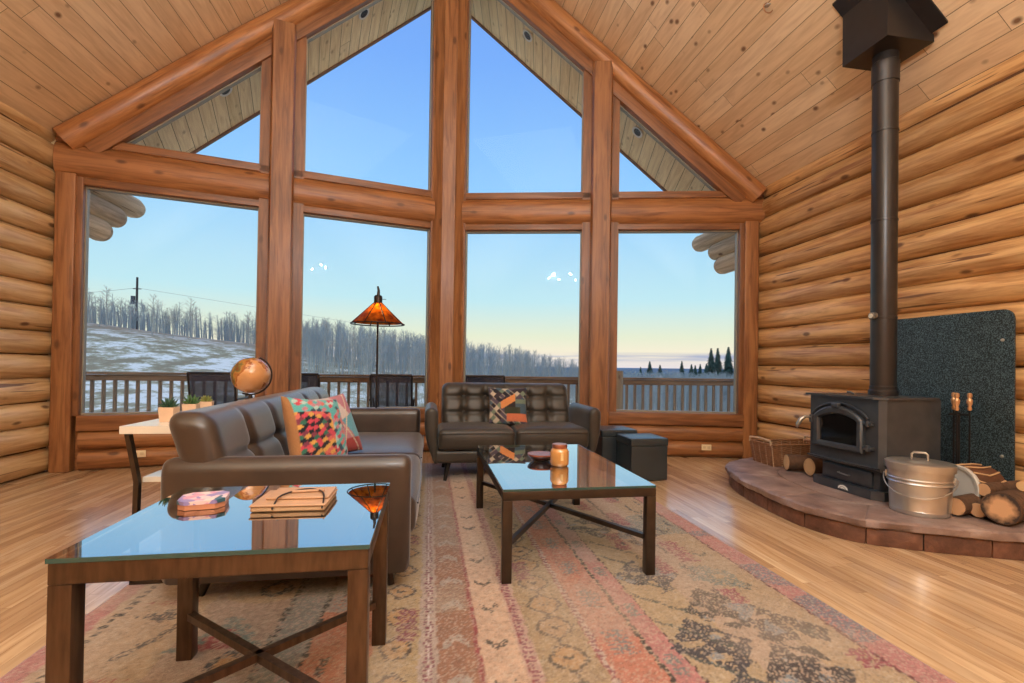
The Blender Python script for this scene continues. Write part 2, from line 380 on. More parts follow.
b = MB(); b.add([(-3.75, -5.6, 0), (4.15, -5.6, 0), (4.15, yw(4.15)+.1, 0), (AX, AY+.1, 0), (-3.75, yw(-3.75)+.1, 0)]+[(-3.75, -5.6, -.12), (4.15, -5.6, -.12), (4.15, yw(4.15)+.1, -.12), (AX, AY+.1, -.12), (-3.75, yw(-3.75)+.1, -.12)],
    [(0, 1, 2, 3, 4), (9, 8, 7, 6, 5)]+[(i, i+5, (i+1) % 5+5, (i+1) % 5) for i in range(5)])
struct(b.build('floor', MT['floor']), 'honey maple strip floor')
def roof(name, x0, x1, y0f, y1f, off, th, m):
    b = MB(); ys = lambda x: (y0f(x), y1f(x))
    vs = []
    for dz in (0, th):
        for x in (x0, x1):
            for y in ys(x): vs.append((x, y, zc(x, off)+dz))
    b.add(vs, [(0, 1, 3, 2), (4, 6, 7, 5), (0, 4, 5, 1), (2, 3, 7, 6), (0, 2, 6, 4), (1, 5, 7, 3)])
    return b.build(name, m)
for k, (x0, x1) in enumerate(((-4.0, XR), (XR, 4.4))):
    o = roof('ceiling', x0, x1, lambda x: -5.7, lambda x: yw(x)+.02, 0, .22, MT['ceiling']); struct(o, 'sloped pine board ceiling')
# soffit boards run square to the rake: build in a turned frame
for sgn, x1 in ((-1, -4.6), (1, 5.0)):
    a = math.atan2(-TA*KS*0-TA, 1)*sgn
    b = MB(); vs = []
    for dz in (0, .18):
        for x in (XR, x1):
            for dy in (.06, 1.2): vs.append(Vector((x, yw(x)+dy, zc(x, .15)+dz)))
    o_ = Vector((AX, AY, 0)); R = Matrix.Rotation(-sgn*.2348, 4, 'Z'); Mw = Matrix.Translation(o_) @ R @ Matrix.Shear('XY', 4, (0, 0)) if False else Matrix.Translation(o_) @ R
    inv = Mw.inverted(); b.add([inv @ v for v in vs], [(0, 1, 3, 2), (4, 6, 7, 5), (0, 4, 5, 1), (2, 3, 7, 6), (0, 2, 6, 4), (1, 5, 7, 3)])
    o = b.build('trim_soffit', MT['soffit_l'], M=Mw); struct(o, 'pale board soffit under the roof overhang outside')
    # fascia board
    b = MB(); vs = []
    for dz in (-.03, .22):
        for x in (XR, x1):
            for dy in (1.2, 1.24): vs.append((x, yw(x)+dy, zc(x, .15)+dz))
    b.add(vs, [(0, 1, 3, 2), (4, 6, 7, 5), (0, 4, 5, 1), (2, 3, 7, 6), (0, 2, 6, 4), (1, 5, 7, 3)])
    struct(b.build('trim_fascia', plain('brown_fascia', lin(112, 78, 60), .6)), 'brown fascia along the roof edge')

def log_wall(name, xc, m, tails, side):
    b = MB(); P = .2285; r = .1185; xc0 = xc; zt_ = .05 if xc > 0 else -.05
    for k in range(15):
        z = P*(k+.5)+.002; xc = xc0+(zt_ if k == 14 else 0)
        y1 = tails.get(k, 5.62)
        if y1 > 5.7:
            b.cyl((xc, -5.6, z), (xc, 5.60, z), r*random.uniform(.95, 1.06), r*random.uniform(.95, 1.06), 26, 34, .06, k+side*20, caps=True)
        else:
            b.cyl((xc, -5.6, z), (xc, y1, z), r*random.uniform(.95, 1.06), r*random.uniform(.95, 1.06), 26, 34, .06, k+side*20)
    o = b.build(name, m, sharp=60); struct(o, 'stacked round log wall')
    xc = xc0; q = MB(); q.box(xc-.03, xc+.03, -5.6, yw(xc)+.1, 0, 3.26); s_ = q.build('log_backing', MT['backing'], o)
    return o
wl_ = log_wall('wall_left', -3.715, MT['log_left'], {}, 0)
wr_ = log_wall('wall_right', 4.10, MT['log_y'], {}, 1)
# log tails running out past the corners under the eaves
for nm, xc, ends in (('left', -3.72, (6.36, 6.62, 7.0)), ('right', 4.10, (6.45, 6.6, 7.05))):
    for k, ye in enumerate(ends):
        z = .2285*(11+k+.5)+.002 - .06
        b = MB(); r = .128
        b.cyl((xc, 5.70, z), (xc, ye-.1, z), r, r*.98, 20, 8, .05, k+40, caps=True)
        b.cyl((xc, ye-.1, z), (xc, ye-.03, z-.004), r*.98, r*.86, 20, 1, 0); b.cyl((xc, ye-.03, z-.004), (xc, ye, z-.008), r*.86, r*.6, 20, 1, 0)
        struct(b.build('trim_log_tail', MT['grey_log']), 'weathered log end running out past the %s corner under the eaves' % nm)
# back wall behind the camera
b = MB()
for k in range(30):
    z = .2285*(k+.5); hw = (RZ-z-.1)/KS
    x0, x1 = max(-3.7, XR-hw), min(4.1, XR+hw)
    if x1-x0 > .3: b.cyl((x0, -5.72, z), (x1, -5.72, z), .121, .121, 14, 8, .03, k)
ow = b.build('wall_back', wood('back_log', GL_D, GL_L, 'x', .8), sharp=60); struct(ow, 'log gable wall behind the viewer')
q = MB(); q.box(-4, 4.3, -5.9, -5.74, 0, 7); q.build('log_backing', MT['backing'], ow)

# prow wall frames. local frame: x = distance along wall from apex, y = outward, z = up
MR = Matrix.Translation((AX, AY, 0)) @ Matrix.Rotation(-.2348, 4, 'Z')
ML = Matrix.Translation((AX, AY, 0)) @ Matrix.Rotation(.2348, 4, 'Z')
def zs(s, off=0): return RZ-off-KS*CA*abs(s)
SIDES = ((-1, ML, 'left'), (1, MR, 'right'))
GT = .50          # glass top below the ceiling line
def sb(sgn, a, bb): return (min(sgn*a, sgn*bb), max(sgn*a, sgn*bb))
wn = 1
for sgn, M, nm in SIDES:
    # low log courses under the sill
    b = MB()
    for (s0, s1) in ((.20, 1.80), (2.06, 3.70)):
        for k in range(2):
            z = .195*(k+.5)+.004
            x0, x1 = sb(sgn, s0, s1); b.cyl((x0, .045, z), (x1, .045, z), .106, .104, 18, 12, .05, k+nm.count('r')*9+s0)
    b.box(*sb(sgn, 0, 3.98), .08, .14, -.1, .55)
    struct(b.build('wall_front_'+nm, MT['beam'], M=M), 'log course under the prow windows')
    for (s0, s1) in ((.19, 1.84), (2.05, 3.93)):
        x0, x1 = sb(sgn, s0, s1)
        xs0, xs1 = sb(sgn, s0, min(s1, 3.72)); b = MB(); b.rbox(xs0, xs1, -.05, .1, .392, .545, .01, 2); struct(b.build('trim_sill', MT['trim_x'], M=M), 'amber pine sill board')
        b = MB(); b.rbox(x0, x1, -.02, .1, 2.825, 2.905, .01, 2); struct(b.build('trim_head', MT['trim_x'], M=M), 'pine trim above the lower window')
        b = MB(); b.rbox(x0, x1, -.03, .1, 3.215, 3.302, .01, 2); struct(b.build('trim_upper_sill', MT['trim_x'], M=M), 'pine trim below the upper window')
        # round-faced header log, cut flat behind
        b = MB(); secs = []
        nseg = 14
        for k in range(nseg+1):
            x = x0+(x1-x0)*k/nseg; sec = []
            for i in range(13):
                an = -PI/2-PI*i/12
                rr_ = 1+.05*noise.noise(Vector((x*1.4, i*.25, sgn*3+s0)))
                sec.append((x, .03+.105*math.cos(an)*rr_, 3.06+.175*math.sin(an)))
            sec += [(x, .1, 3.06+.17), (x, .1, 3.06-.17)]
            secs.append(sec)
        b.loft(secs); struct(b.build('trim_header_log', MT['beam'], M=M, sharp=50), 'round pine header log between lower and upper windows')
    # jamb boards
    for (s0, s1, zt) in ((.165, .232, None), (1.712, 1.83, None), (2.045, 2.165, None), (3.645, 3.72, 2.9) if sgn > 0 else (3.705, 3.775, 2.9)):
        x0, x1 = sb(sgn, s0, s1)
        b = MB()
        if zt: b.rbox(x0, x1, -.03, .1, .54, zt, .01, 2)
        else:
            ss = (x0, x1); b.prism([(x0, .54), (x1, .54), (x1, zs(x1, .3)), (x0, zs(x0, .3))], 'y', -.03, .1)
        struct(b.build('trim_jamb', MT['trim_z'], M=M), 'pine jamb board beside a window')
    # main mid post
    x0, x1 = sb(sgn, 1.816, 2.063)
    b = MB(); secs = []
    for k in range(13):
        z = 0.0+(zs(1.94, .27))*k/12; w_ = .004*noise.noise(Vector((z*1.3, sgn*4, 0)))
        secs.append([(x0+.02+w_, -.15, z), (x1-.02+w_, -.15, z), (x1+w_, -.125, z), (x1, .12, z), (x0, .12, z), (x0+w_, -.125, z)])
    b.loft(secs); struct(b.build('trim_post', MT['post'], M=M), 'squared pine post between the windows')
    # corner board
    x0, x1 = sb(sgn, 3.70, 3.87) if sgn > 0 else sb(sgn, 3.76, 3.92)
    b = MB(); b.rbox(x0, x1, -.05, .12, 0, 2.92, .012, 2); struct(b.build('trim_corner_post', MT['post'], M=M), 'upright pine corner board where the prow meets the side wall')
    # rake log, built along its own axis
    L0 = Vector((sgn*3.86, -.02, zs(3.86, .165))); L1 = Vector((sgn*.0, -.02, zs(0, .165)))
    d = (L1-L0); ln = d.length; X = d.normalized(); Y = Vector((0, 1, 0)); Z = X.cross(Y)
    Rm = Matrix((X, Y, Z)).transposed().to_4x4(); Mk = M @ Matrix.Translation(L0) @ Rm
    b = MB(); b.cyl((0, 0, 0), (ln, 0, 0), .132, .128, 26, 30, .04, 71+sgn)
    struct(b.build('trim_rake_log', MT['beam'], M=Mk, sharp=60), 'round rake log following the %s ceiling slope' % nm)
    b = MB(); b.rbox(.1, ln, -.04, .12, .10, .255, .01, 2) if sgn > 0 else b.rbox(.1, ln, -.04, .12, -.255, -.10, .01, 2)
    struct(b.build('trim_rake', MT['trim_x'], M=Mk), 'pine trim board under the rake log')
    # windows
    def window(poly, label):
        global wn
        o = MB(); cx = sum(p[0] for p in poly)/len(poly); cz = sum(p[1] for p in poly)/len(poly)
        def inset(poly, d):
            n = len(poly); out = []
            ar = sum(poly[i][0]*poly[(i+1) % n][1]-poly[(i+1) % n][0]*poly[i][1] for i in range(n))
            sg = 1 if ar > 0 else -1
            for i in range(n):
                p0, p1, p2 = Vector(poly[i-1]), Vector(poly[i]), Vector(poly[(i+1) % n])
                d1 = (p1-p0).normalized(); d2 = (p2-p1).normalized(); n1 = Vector((-d1.y, d1.x))*sg; n2 = Vector((-d2.y, d2.x))*sg
                bis = (n1+n2); k = 2*d/ (bis.length**2) if bis.length > 1e-3 else 0
                out.append(tuple(p1+bis*k))
            return out
        inn = inset(poly, .020); vs = []; n = len(poly)
        for pl, y in ((poly, .03), (inn, .03), (inn, .10), (poly, .10)): vs += [(p[0], y, p[1]) for p in pl]
        fs = []
        for k in range(4):
            k2 = (k+1) % 4
            for i in range(n): fs.append((k*n+i, k*n+(i+1) % n, k2*n+(i+1) % n, k2*n+i))
        o.add(vs, fs); ob = o.build('window_%d' % wn, MT['vinyl'], M=M); struct(ob, label)
        g = MB(); g.prism([(p[0], p[1]) for p in inset(poly, .014)], 'y', .062, .072); g.build('pane', MT['window_glass'], ob)
        wn += 1
    for (s0, s1) in ((.225, 1.720), (2.157, 3.655 if sgn > 0 else 3.715)):
        a0, a1 = sgn*s0, sgn*s1
        window([(a0, .545), (a1, .545), (a1, 2.828), (a0, 2.828)], 'large picture window of the prow wall')
        s2 = s1 if zs(s1, GT) > 3.36 else (RZ-GT-3.302)/(KS*CA)
        if zs(s1, GT) > 3.36: window([(a0, 3.302), (a1, 3.302), (a1, zs(a1, GT)), (a0, zs(a0, GT))], 'tall trapezoid window under the gable')
        else: window([(a0, 3.302), (sgn*(s2), 3.302), (a0, zs(a0, GT))], 'triangular window under the rake')
    # filler behind the header logs and above rake trim
    b = MB()
    b.prism([(sgn*0, 2.83), (sgn*4.0, 2.83), (sgn*4.0, 3.3), (sgn*0, 3.3)], 'y', .085, .13)
    b.prism([(sgn*0, zs(0, .46)), (sgn*4.0, zs(4, .46)), (sgn*4.0, zs(4, -.1)), (sgn*0, zs(0, -.1))], 'y', .085, .13)
    struct(b.build('wall_gable_'+nm, MT['beam'], M=M), 'boards behind the header logs')
# centre post
b = MB(); secs = []
for k in range(16):
    z = (RZ-.05)*k/15; w_ = .004*noise.noise(Vector((z*1.3, 9, 0)))
    secs.append([(-.195+w_, -.10, z), (-.085, -.15, z), (-.08, -.165, z), (.08, -.165, z), (.085, -.15, z), (.195+w_, -.10, z), (.19, .12, z), (-.19, .12, z)])
b.loft(secs); struct(b.build('trim_centre_post', MT['post'], loc=(AX, AY+.02, 0)), 'centre post of the prow')
# wall outlets
for sgn, M, s, z, lb in ((1, MR, (3.384-AX)/CA, .135, 'ivory wall outlet on the low log under the right window'), (-1, ML, (-2.9-AX)/CA, .15, 'ivory wall outlet on the low log behind the console table')):
    t = bpy.data.objects.new('wall_outlet', None); C.objects.link(t); t['label'] = lb; t['category'] = 'outlet'; t.matrix_world = M @ Matrix.Translation((s, -.062, z))
    b = MB(); b.rbox(-.058, .058, -.006, .006, -.035, .035, .004, 2); b.build('cover_plate', MT['ivory'], t)
    for k in (-.026, .026):
        b = MB(); b.rbox(k-.017, k+.017, -.009, -.004, -.014, .014, .003, 2)
        b.box(k-.008, k-.005, -.0095, -.008, -.006, .006); b.build('socket', plain('socket_face', lin(206, 184, 150), .4), t)
# recessed lights in the soffit
for x, y in ((-2.42, 6.24), (-.92, 6.66), (1.30, 6.74), (2.79, 6.36)):
    sg = 1 if x > XR else -1; an = math.atan(KS)*sg
    t = thing('recessed_light', 'round recessed light in the outside soffit, %s' % {-2.42: 'farthest left, above the triangular left window', -.92: 'second from the left, left of the centre post', 1.3: 'just right of the centre post', 2.79: 'farthest right, above the triangular right window'}[x], 'light', (x, y, zc(x, .15)), 0, 'recessed soffit lights')
    t.rotation_euler = (0, an, 0)
    b = MB(); b.lathe([(.062, -.002), (.062, -.010), (.085, -.014), (.088, -.004), (.088, .004)]); b.build('trim_ring', MT['white'], t)
    b = MB(); b.lathe([(.0, -.003), (.063, -.003), (.063, -.008), (.0, -.006)]); b.build('lens', plain('dark_lens', lin(40, 36, 34), .2), t)

# ------------------------------------------------------------------ outside: deck, railing, chairs
b = MB(); b.add([(-7.5, yw(-7.5)+.1, -.06), (AX, AY+.12, -.06), (8, yw(8)+.1, -.06), (8, 8.15, -.06), (-7.5, 8.15, -.06)]+[(-7.5, yw(-7.5)+.1, -.2), (AX, AY+.12, -.2), (8, yw(8)+.1, -.2), (8, 8.15, -.2), (-7.5, 8.15, -.2)],
    [(0, 1, 2, 3, 4), (9, 8, 7, 6, 5)]+[(i, i+5, (i+1) % 5+5, (i+1) % 5) for i in range(5)])
struct(b.build('deck', planks('deck_boards', 'Y', 'X', .14, 3, [lin(196, 184, 172), lin(214, 202, 190)], .006, .8)), 'weathered board deck outside')
rl = thing('deck_railing', 'weathered wooden deck railing with square balusters outside the windows', 'railing', (0, 8.0, -.06))
b = MB(); b.rbox(-7.4, 7.6, -.07, .07, .95, .985, .006, 2); b.build('top_rail', MT['grey_x'], rl)
b = MB(); b.rbox(-7.4, 7.6, -.02, .02, .86, .945, .004, 2); b.build('upper_board', MT['grey_x'], rl)
b = MB(); b.rbox(-7.4, 7.6, -.02, .02, .08, .16, .004, 2); b.build('lower_board', MT['grey_x'], rl)
b = MB(); b.rbox(-.02, .02, -.02, .02, 0, .90, .003, 1); bal = b.build('baluster', MT['baluster'], rl)
xs = [-6.6+.149*k for k in range(95)]
bal.location = (xs[0], .04, .02)
for x in xs[1:]:
    if abs(x-3.19) < .08: continue
    o = bal.copy(); C.objects.link(o); o.parent = rl; o.location = (x, .04, .02)
b = MB(); b.cyl((0, 0, 0), (0, 0, 1.10), .085, .08, 14, 10, .05, 3); ps = b.build('railing_post', MT['grey_z'], rl, loc=(3.21, -.02, 0))
for x in (-1.75, 6.6, -6.9):
    o = ps.copy(); C.objects.link(o); o.parent = rl; o.location = (x, -.02, 0); o.scale = (1, 1, .86)
SLING = plain('dark_mesh_sling', lin(58, 60, 78), .6, noise_amt=.2, nscale=30)
def see_through(m, f):
    nt = m.node_tree; b_ = nt.nodes['Principled BSDF']; b_.inputs['Alpha'].default_value = f
see_through(SLING, .62)
def deck_chair(x, y, w, label):
    t = thing('patio_chair', label, 'chair', (x, y, -.06), 0, 'dark patio chairs out on the deck')
    b = MB(); b.prism([(.0, .40), (-.14, 1.0), (-.128, 1.005), (.014, .40)], 'x', -w*.46, w*.46); b.build('back_sling', SLING, t)
    b = MB(); b.rbox(-w*.46, w*.46, .01, .48, .40, .42, .008, 2); b.build('seat_sling', SLING, t)
    fm = MT['darkmetal']
    for sx in (-1, 1):
        b = MB(); b.tube([(sx*w*.48, .0, .38), (sx*w*.48, -.14, 1.0)], .014); b.tube([(sx*w*.48, .0, .40), (sx*w*.48, .50, .42)], .014); b.build('side_frame', fm, t)
        b = MB(); b.tube([(sx*w*.48, .50, .42), (sx*w*.49, .53, .0)], .014); b.build('leg', fm, t)
        b = MB(); b.tube([(sx*w*.48, .06, .40), (sx*w*.49, -.06, .0)], .014); b.build('leg', fm, t)
        b = MB(); b.tube([(sx*w*.50, -.06, .64), (sx*w*.51, .40, .64), (sx*w*.48, .48, .44)], .016); b.build('armrest', fm, t)
    b = MB(); b.tube([(-w*.48, -.14, 1.0), (w*.48, -.14, 1.0)], .016); b.build('top_bar', fm, t)
for x0, x1, lb in ((-3.53, -2.869, 'seen through the far left window'), (-2.33, -1.662, 'partly behind the post left of the floor lamp'), (-.912, -.247, 'straight behind the floor lamp'), (.551, 1.242, 'seen over the back of the loveseat')):
    k = 7.25/8; deck_chair((x0+x1)/2*k, 7.35, (x1-x0)*k, 'dark mesh patio chair on the deck, '+lb)

# ------------------------------------------------------------------ outside: land
def elev(t):
    P = [(-1.4, .10), (-.61, .066), (-.47, .050), (-.33, .033), (-.24, .018), (0, -.006), (.2, -.03), (.4, -.06), (.7, -.07), (1.6, -.07)]
    if t <= P[0][0]: return P[0][1]
    for (a, c), (d, e) in zip(P, P[1:]):
        if t <= d: return c+(e-c)*(t-a)/(d-a)
    return P[-1][1]
def gz(x, y):
    t = max(-1.4, min(1.6, x/max(y, 4))); zf = 1.1+elev(t)*62
    k = max(0, min(1, (y-14)/48)); k = k*k*(3-2*k); z = -2.6+(zf+2.6)*k
    if y > 62: z -= (y-62)*(.012 if t < 0 else .05)
    return z+.25*noise.noise(Vector((x*.09, y*.09, 0)))*min(1, y/20)
b = MB(); nx, ny = 110, 70
ysr = [5.0+(420)*((j/ny)**2.2) for j in range(ny+1)]
vs = []
for j in range(ny+1):
    for i in range(nx+1):
        t = -1.5+3.1*i/nx; y = ysr[j]; x = t*max(y, 14); vs.append((x, y, gz(x, y)))
b.add(vs, [(j*(nx+1)+i, j*(nx+1)+i+1, (j+1)*(nx+1)+i+1, (j+1)*(nx+1)+i) for j in range(ny) for i in range(nx)])
def ground_mat():
    m, nt, bs = mat('snowy_grass'); N = nt.nodes.new; L = nt.links.new
    tc = N('ShaderNodeTexCoord'); nz = N('ShaderNodeTexNoise'); nz.inputs['Scale'].default_value = .55; nz.inputs['Detail'].default_value = 9; nz.inputs['Roughness'].default_value = .72
    L(tc.outputs['Object'], nz.inputs[0]); rp = N('ShaderNodeValToRGB'); L(nz.outputs['Fac'], rp.inputs[0]); e = rp.color_ramp.elements
    e[0].position = .44; e[0].color = lin(150, 138, 110); e[1].position = .56; e[1].color = lin(240, 238, 230)
    q = e.new(.50); q.color = lin(180, 174, 146)
    # the crest of the hill is bare brown grass
    sp = N('ShaderNodeSeparateXYZ'); L(tc.outputs['Object'], sp.inputs[0])
    mr = N('ShaderNodeMapRange'); mr.inputs[1].default_value = 46; mr.inputs[2].default_value = 54; L(sp.outputs['Y'], mr.inputs[0])
    c = mixc(nt, math_(nt, 'MULTIPLY', mr.outputs[0], .75), rp.outputs[0], lin(150, 130, 112)); L(c, bs.inputs['Base Color']); bs.inputs['Roughness'].default_value = .9
    return m
struct(b.build('ground', ground_mat()), 'snow patched grassy land falling away from the house')
# distant ridge, air haze put into its blue colour
b = MB(); pts = []
for i in range(81):
    x = -1600+4000*i/80; h = -1+7*noise.noise(Vector((x*.0016, 1.7, 0)))+3*noise.noise(Vector((x*.008, 3, 0)))
    h += 4*max(0, min(1, (x-900)/900)); pts.append((x, 1700, h))
b.loft([[(x, y, -120), (x, y, h), (x, y+500, h*.7), (x, y+500, -120)] for x, y, h in pts]); struct(b.build('distant_ridge', plain('hazy_blue_ridge', lin(104, 128, 156), 1.0, noise_amt=.06, nscale=.01)), 'low blue forested ridge on the horizon')

def tube_tree(b, h, seed, low=False):
    R = random.Random(seed); n = 4 if low else 5
    lean = R.uniform(-.25, .25); top = Vector((lean, R.uniform(-.2, .2), h))
    pts = [Vector((0, 0, -.6))]+[Vector((lean*(k/5)**1.5+R.uniform(-.03, .03), top.y*k/5, h*k/5)) for k in range(1, 6)]
    rs = [.075, .065, .055, .042, .026, .008]
    b.tube(pts, rs, n)
    for k in range(16 if low else 26):
        t = R.uniform(.30, .97); p = Vector((0, 0, 0)).lerp(top, t); a = R.uniform(0, 2*PI); l = (1.05-t)*h*R.uniform(.16, .36)+.35
        d = Vector((math.cos(a), math.sin(a), R.uniform(.9, 1.9))).normalized()
        mid = p+d*l*.55+Vector((0, 0, .04)); q = p+d*l+Vector((0, 0, l*.18)); b.tube([p, mid, q], [.018, .012, .004], 3)
        for j in range(1 if low else 3):
            a2 = a+R.uniform(-1.1, 1.1); d2 = Vector((math.cos(a2), math.sin(a2), R.uniform(.7, 1.7))).normalized(); s0 = p.lerp(q, R.uniform(.3, .85))
            b.tube([s0, s0+d2*l*R.uniform(.3, .55)], [.010, .003], 3)
BARK = plain('pale_frosted_bark', lin(186, 182, 172), .9, noise_amt=.2, nscale=3)
protos = []
for k in range(6):
    b = MB(); tube_tree(b, 6.5, 50+k); o = b.build('aspen_tree', BARK); protos.append(o)
R = random.Random(5)
def band(R):
    while True:
        t = R.uniform(-.68, .74); y = R.uniform(36, 60)
        if t < -.28 and y < 50: continue
        return t, y
hts = lambda t, y: (1.1+(.088 if t < -.2 else .088-(t+.2)*.13 if t < .2 else .036-(t-.2)*.22 if t < .45 else -.012)*y)
GRP = 'bare aspen trees beyond the deck'
for k in range(230):
    t, y = band(R); x = t*y; z = gz(x, y); H = max(2.0, hts(t, y)-z)*R.uniform(.72, 1.03)
    if k < 6: o = protos[k]
    else: o = protos[k % 6].copy(); C.objects.link(o)
    if t < -.28: H = R.uniform(2.4, 4.0)
    tag(o, 'bare pale aspen tree in the leafless grove beyond the deck', 'tree', GRP)
    o.location = (x, y, z); s_ = H/6.5; xy = 1.8 if t < -.25 else 1.1; o.scale = (s_*xy, s_*xy, s_); o.rotation_euler = (0, 0, R.uniform(0, 6.28))
# the rest of the grove, too many stems to count
b = MB(); lows = []
for k in range(5):
    q = MB(); tube_tree(q, 6.5, 90+k, True); lows.append((np.array([tuple(v) for v in q.v]), q.f))
for k in range(1500):
    t = R.uniform(-.24, .76); y = R.uniform(40, 74); x = t*y; z = gz(x, y); H = max(2.0, hts(t, y)-z)*R.uniform(.7, .98); s_ = H/6.5; a = R.uniform(0, 6.28)
    V, F = lows[k % 5]; ca, sa = math.cos(a), math.sin(a)
    W = np.stack([(V[:, 0]*ca-V[:, 1]*sa)*s_*1.3+x, (V[:, 0]*sa+V[:, 1]*ca)*s_*1.3+y, V[:, 2]*s_+z], 1)
    b.add(W.tolist(), F)
for k in range(700):
    t = R.uniform(.36, .80); y = R.uniform(30, 60); x = t*y; z = gz(x, y); H = max(2.0, (1.1-.012*y)-z)*R.uniform(.85, 1.06); s_ = H/6.5; V, F = lows[k % 5]
    b.add((V*s_*np.array([1.6, 1.6, 1])+np.array([x, y, z])).tolist(), F)
for k in range(420):
    t = R.uniform(-.72, -.20); y = R.uniform(58, 80); x = t*y; z = gz(x, y); s_ = R.uniform(2.2, 3.6)/6.5; V, F = lows[k % 5]
    b.add((V*s_*np.array([2.3, 2.3, 1])+np.array([x, y, z])).tolist(), F)
tag(b.build('aspen_grove', plain('hazy_bark', lin(172, 178, 178), .9, noise_amt=.1)), 'dense far grove of leafless frosted trees behind the aspens', 'grove', kind='stuff')  # distance haze is put into the pale blue-grey bark colour
# undergrowth
b = MB()
for k in range(2600):
    t = R.uniform(-.30, .8); y = R.uniform(30, 62); x = t*y; z = gz(x, y); h = R.uniform(.8, 2.2)
    for j in range(3):
        dx, dy = R.uniform(-.4, .4), R.uniform(-.3, .3); b.add([(x-.012, y, z-.1), (x+.012, y, z-.1), (x+dx, y+dy, z+h)], [(0, 1, 2)])
tag(b.build('brush_thicket', plain('frosted_brush', lin(204, 204, 192), .9, noise_amt=.2)), 'frosted knee-high brush under the bare trees', 'brush', kind='stuff')
# spruces
def spruce_mesh(seed):
    R = random.Random(seed); b = MB(); b.cyl((0, 0, -1), (0, 0, 9.6), .14, .02, 6, 1)
    L = 34
    for k in range(L):
        z = .6+9.2*k/L; r = 1.75*(1-k/L)**.85+.08; n = 11
        for i in range(n):
            a = 2*PI*i/n+R.uniform(-.3, .3); rr_ = r*R.uniform(.6, 1.12); w = .16+rr_*.14
            c_, s_ = math.cos(a), math.sin(a); tip = (rr_*c_, rr_*s_, z-.25*rr_-.1)
            m1 = (rr_*.55*c_-w*s_, rr_*.55*s_+w*c_, z-.12*rr_); m2 = (rr_*.55*c_+w*s_, rr_*.55*s_-w*c_, z-.12*rr_); top = (rr_*.5*c_, rr_*.5*s_, z+.10)
            b.add([(0, 0, z+.12), m1, tip, m2, top, (0, 0, z-.12)], [(0, 1, 4), (0, 4, 3), (1, 2, 4), (2, 3, 4), (5, 2, 1), (5, 3, 2)])
    return b
SPR = plain('dark_spruce_needles', lin(62, 88, 78), .9, noise_amt=.3, nscale=2)
sp = [spruce_mesh(k).build('spruce_tree', SPR) for k in range(3)]
# (x/y, top elevation, distance, label)
spr = [(.473, .0150, 110, 'lone dark spruce standing left of the others on the right horizon'), (.452, .0025, 110, 'smallest dark spruce, just left of the lone one'), (.497, .0075, 112, 'short dark spruce right of the lone one'),
       (.548, .0170, 108, 'slim dark spruce in the gap before the clump'), (.571, .0100, 112, 'short spruce right of the slim one'), (.580, .0080, 109, 'low bushy spruce at the left foot of the clump'), (.592, .0110, 112, 'low spruce behind the left foot of the clump'), (.607, .012, 104, 'small spruce under the left edge of the tall clump'),
       (.618, .0470, 92, 'tall narrow spruce at the left edge of the clump'), (.634, .0480, 95, 'tall narrow spruce, second from the left of the clump'), (.660, .0510, 88, 'broad tall spruce in the middle of the clump'), (.696, .0590, 84, 'tallest spruce, right of the middle of the clump'), (.727, .050, 80, 'spruce beside the right window frame'), (.748, .07, 76, 'rightmost spruce, half hidden by the window frame')]
for k, (t, e, y, lb) in enumerate(spr):
    o = sp[k] if k < 3 else sp[k % 3].copy()
    if k >= 3: C.objects.link(o)
    x = t*y; z = 1.1-.045*y if k < 8 else 1.1-.055*y; top = 1.1+e*y; s_ = (top-z)/9.8
    o.location = (x, y, z); o.scale = (s_*(1.7 if k < 8 else 1.25), s_*1.3, s_); o.rotation_euler = (0, 0, k*1.3); tag(o, lb, 'tree', 'spruces on the right horizon')
# utility pole with wires
t = thing('utility_pole', 'thin wooden utility pole with wires on the snowy hill', 'utility pole', (-35.2, 66.5, 2.6))
b = MB(); b.cyl((0, 0, -1), (0, 0, 8.6), .17, .12, 8); b.build('pole', plain('dark_pole_wood', lin(78, 72, 70), .9), t)
b = MB(); b.box(-.45, .45, -.05, .05, 7.15, 7.22); b.build('crossarm', plain('dark_arm', lin(78, 72, 70), .9), t)
b = MB(); b.cyl((-.42, 0, 5.3), (-.42, 0, 6.3), .24, .24, 10); b.build('transformer', plain('grey_can', lin(90, 92, 98), .5), t)
for z, k in ((7.3, 0), (4.6, 1)):
    b = MB(); b.tube([(-(i/10)*45, i*1.5, z-1.4*math.sin(PI*min(1, i/10))+i*.06) for i in range(11)], .022, 4); b.build('wire', plain('grey_wire', lin(150, 160, 165), .6), t)
b = MB(); b.tube([((i/10)*24, i*1.2, 7.3-2.6*(i/10)) for i in range(11)], .02, 4); b.build('wire', plain('grey_wire2', lin(150, 160, 165), .6), t)

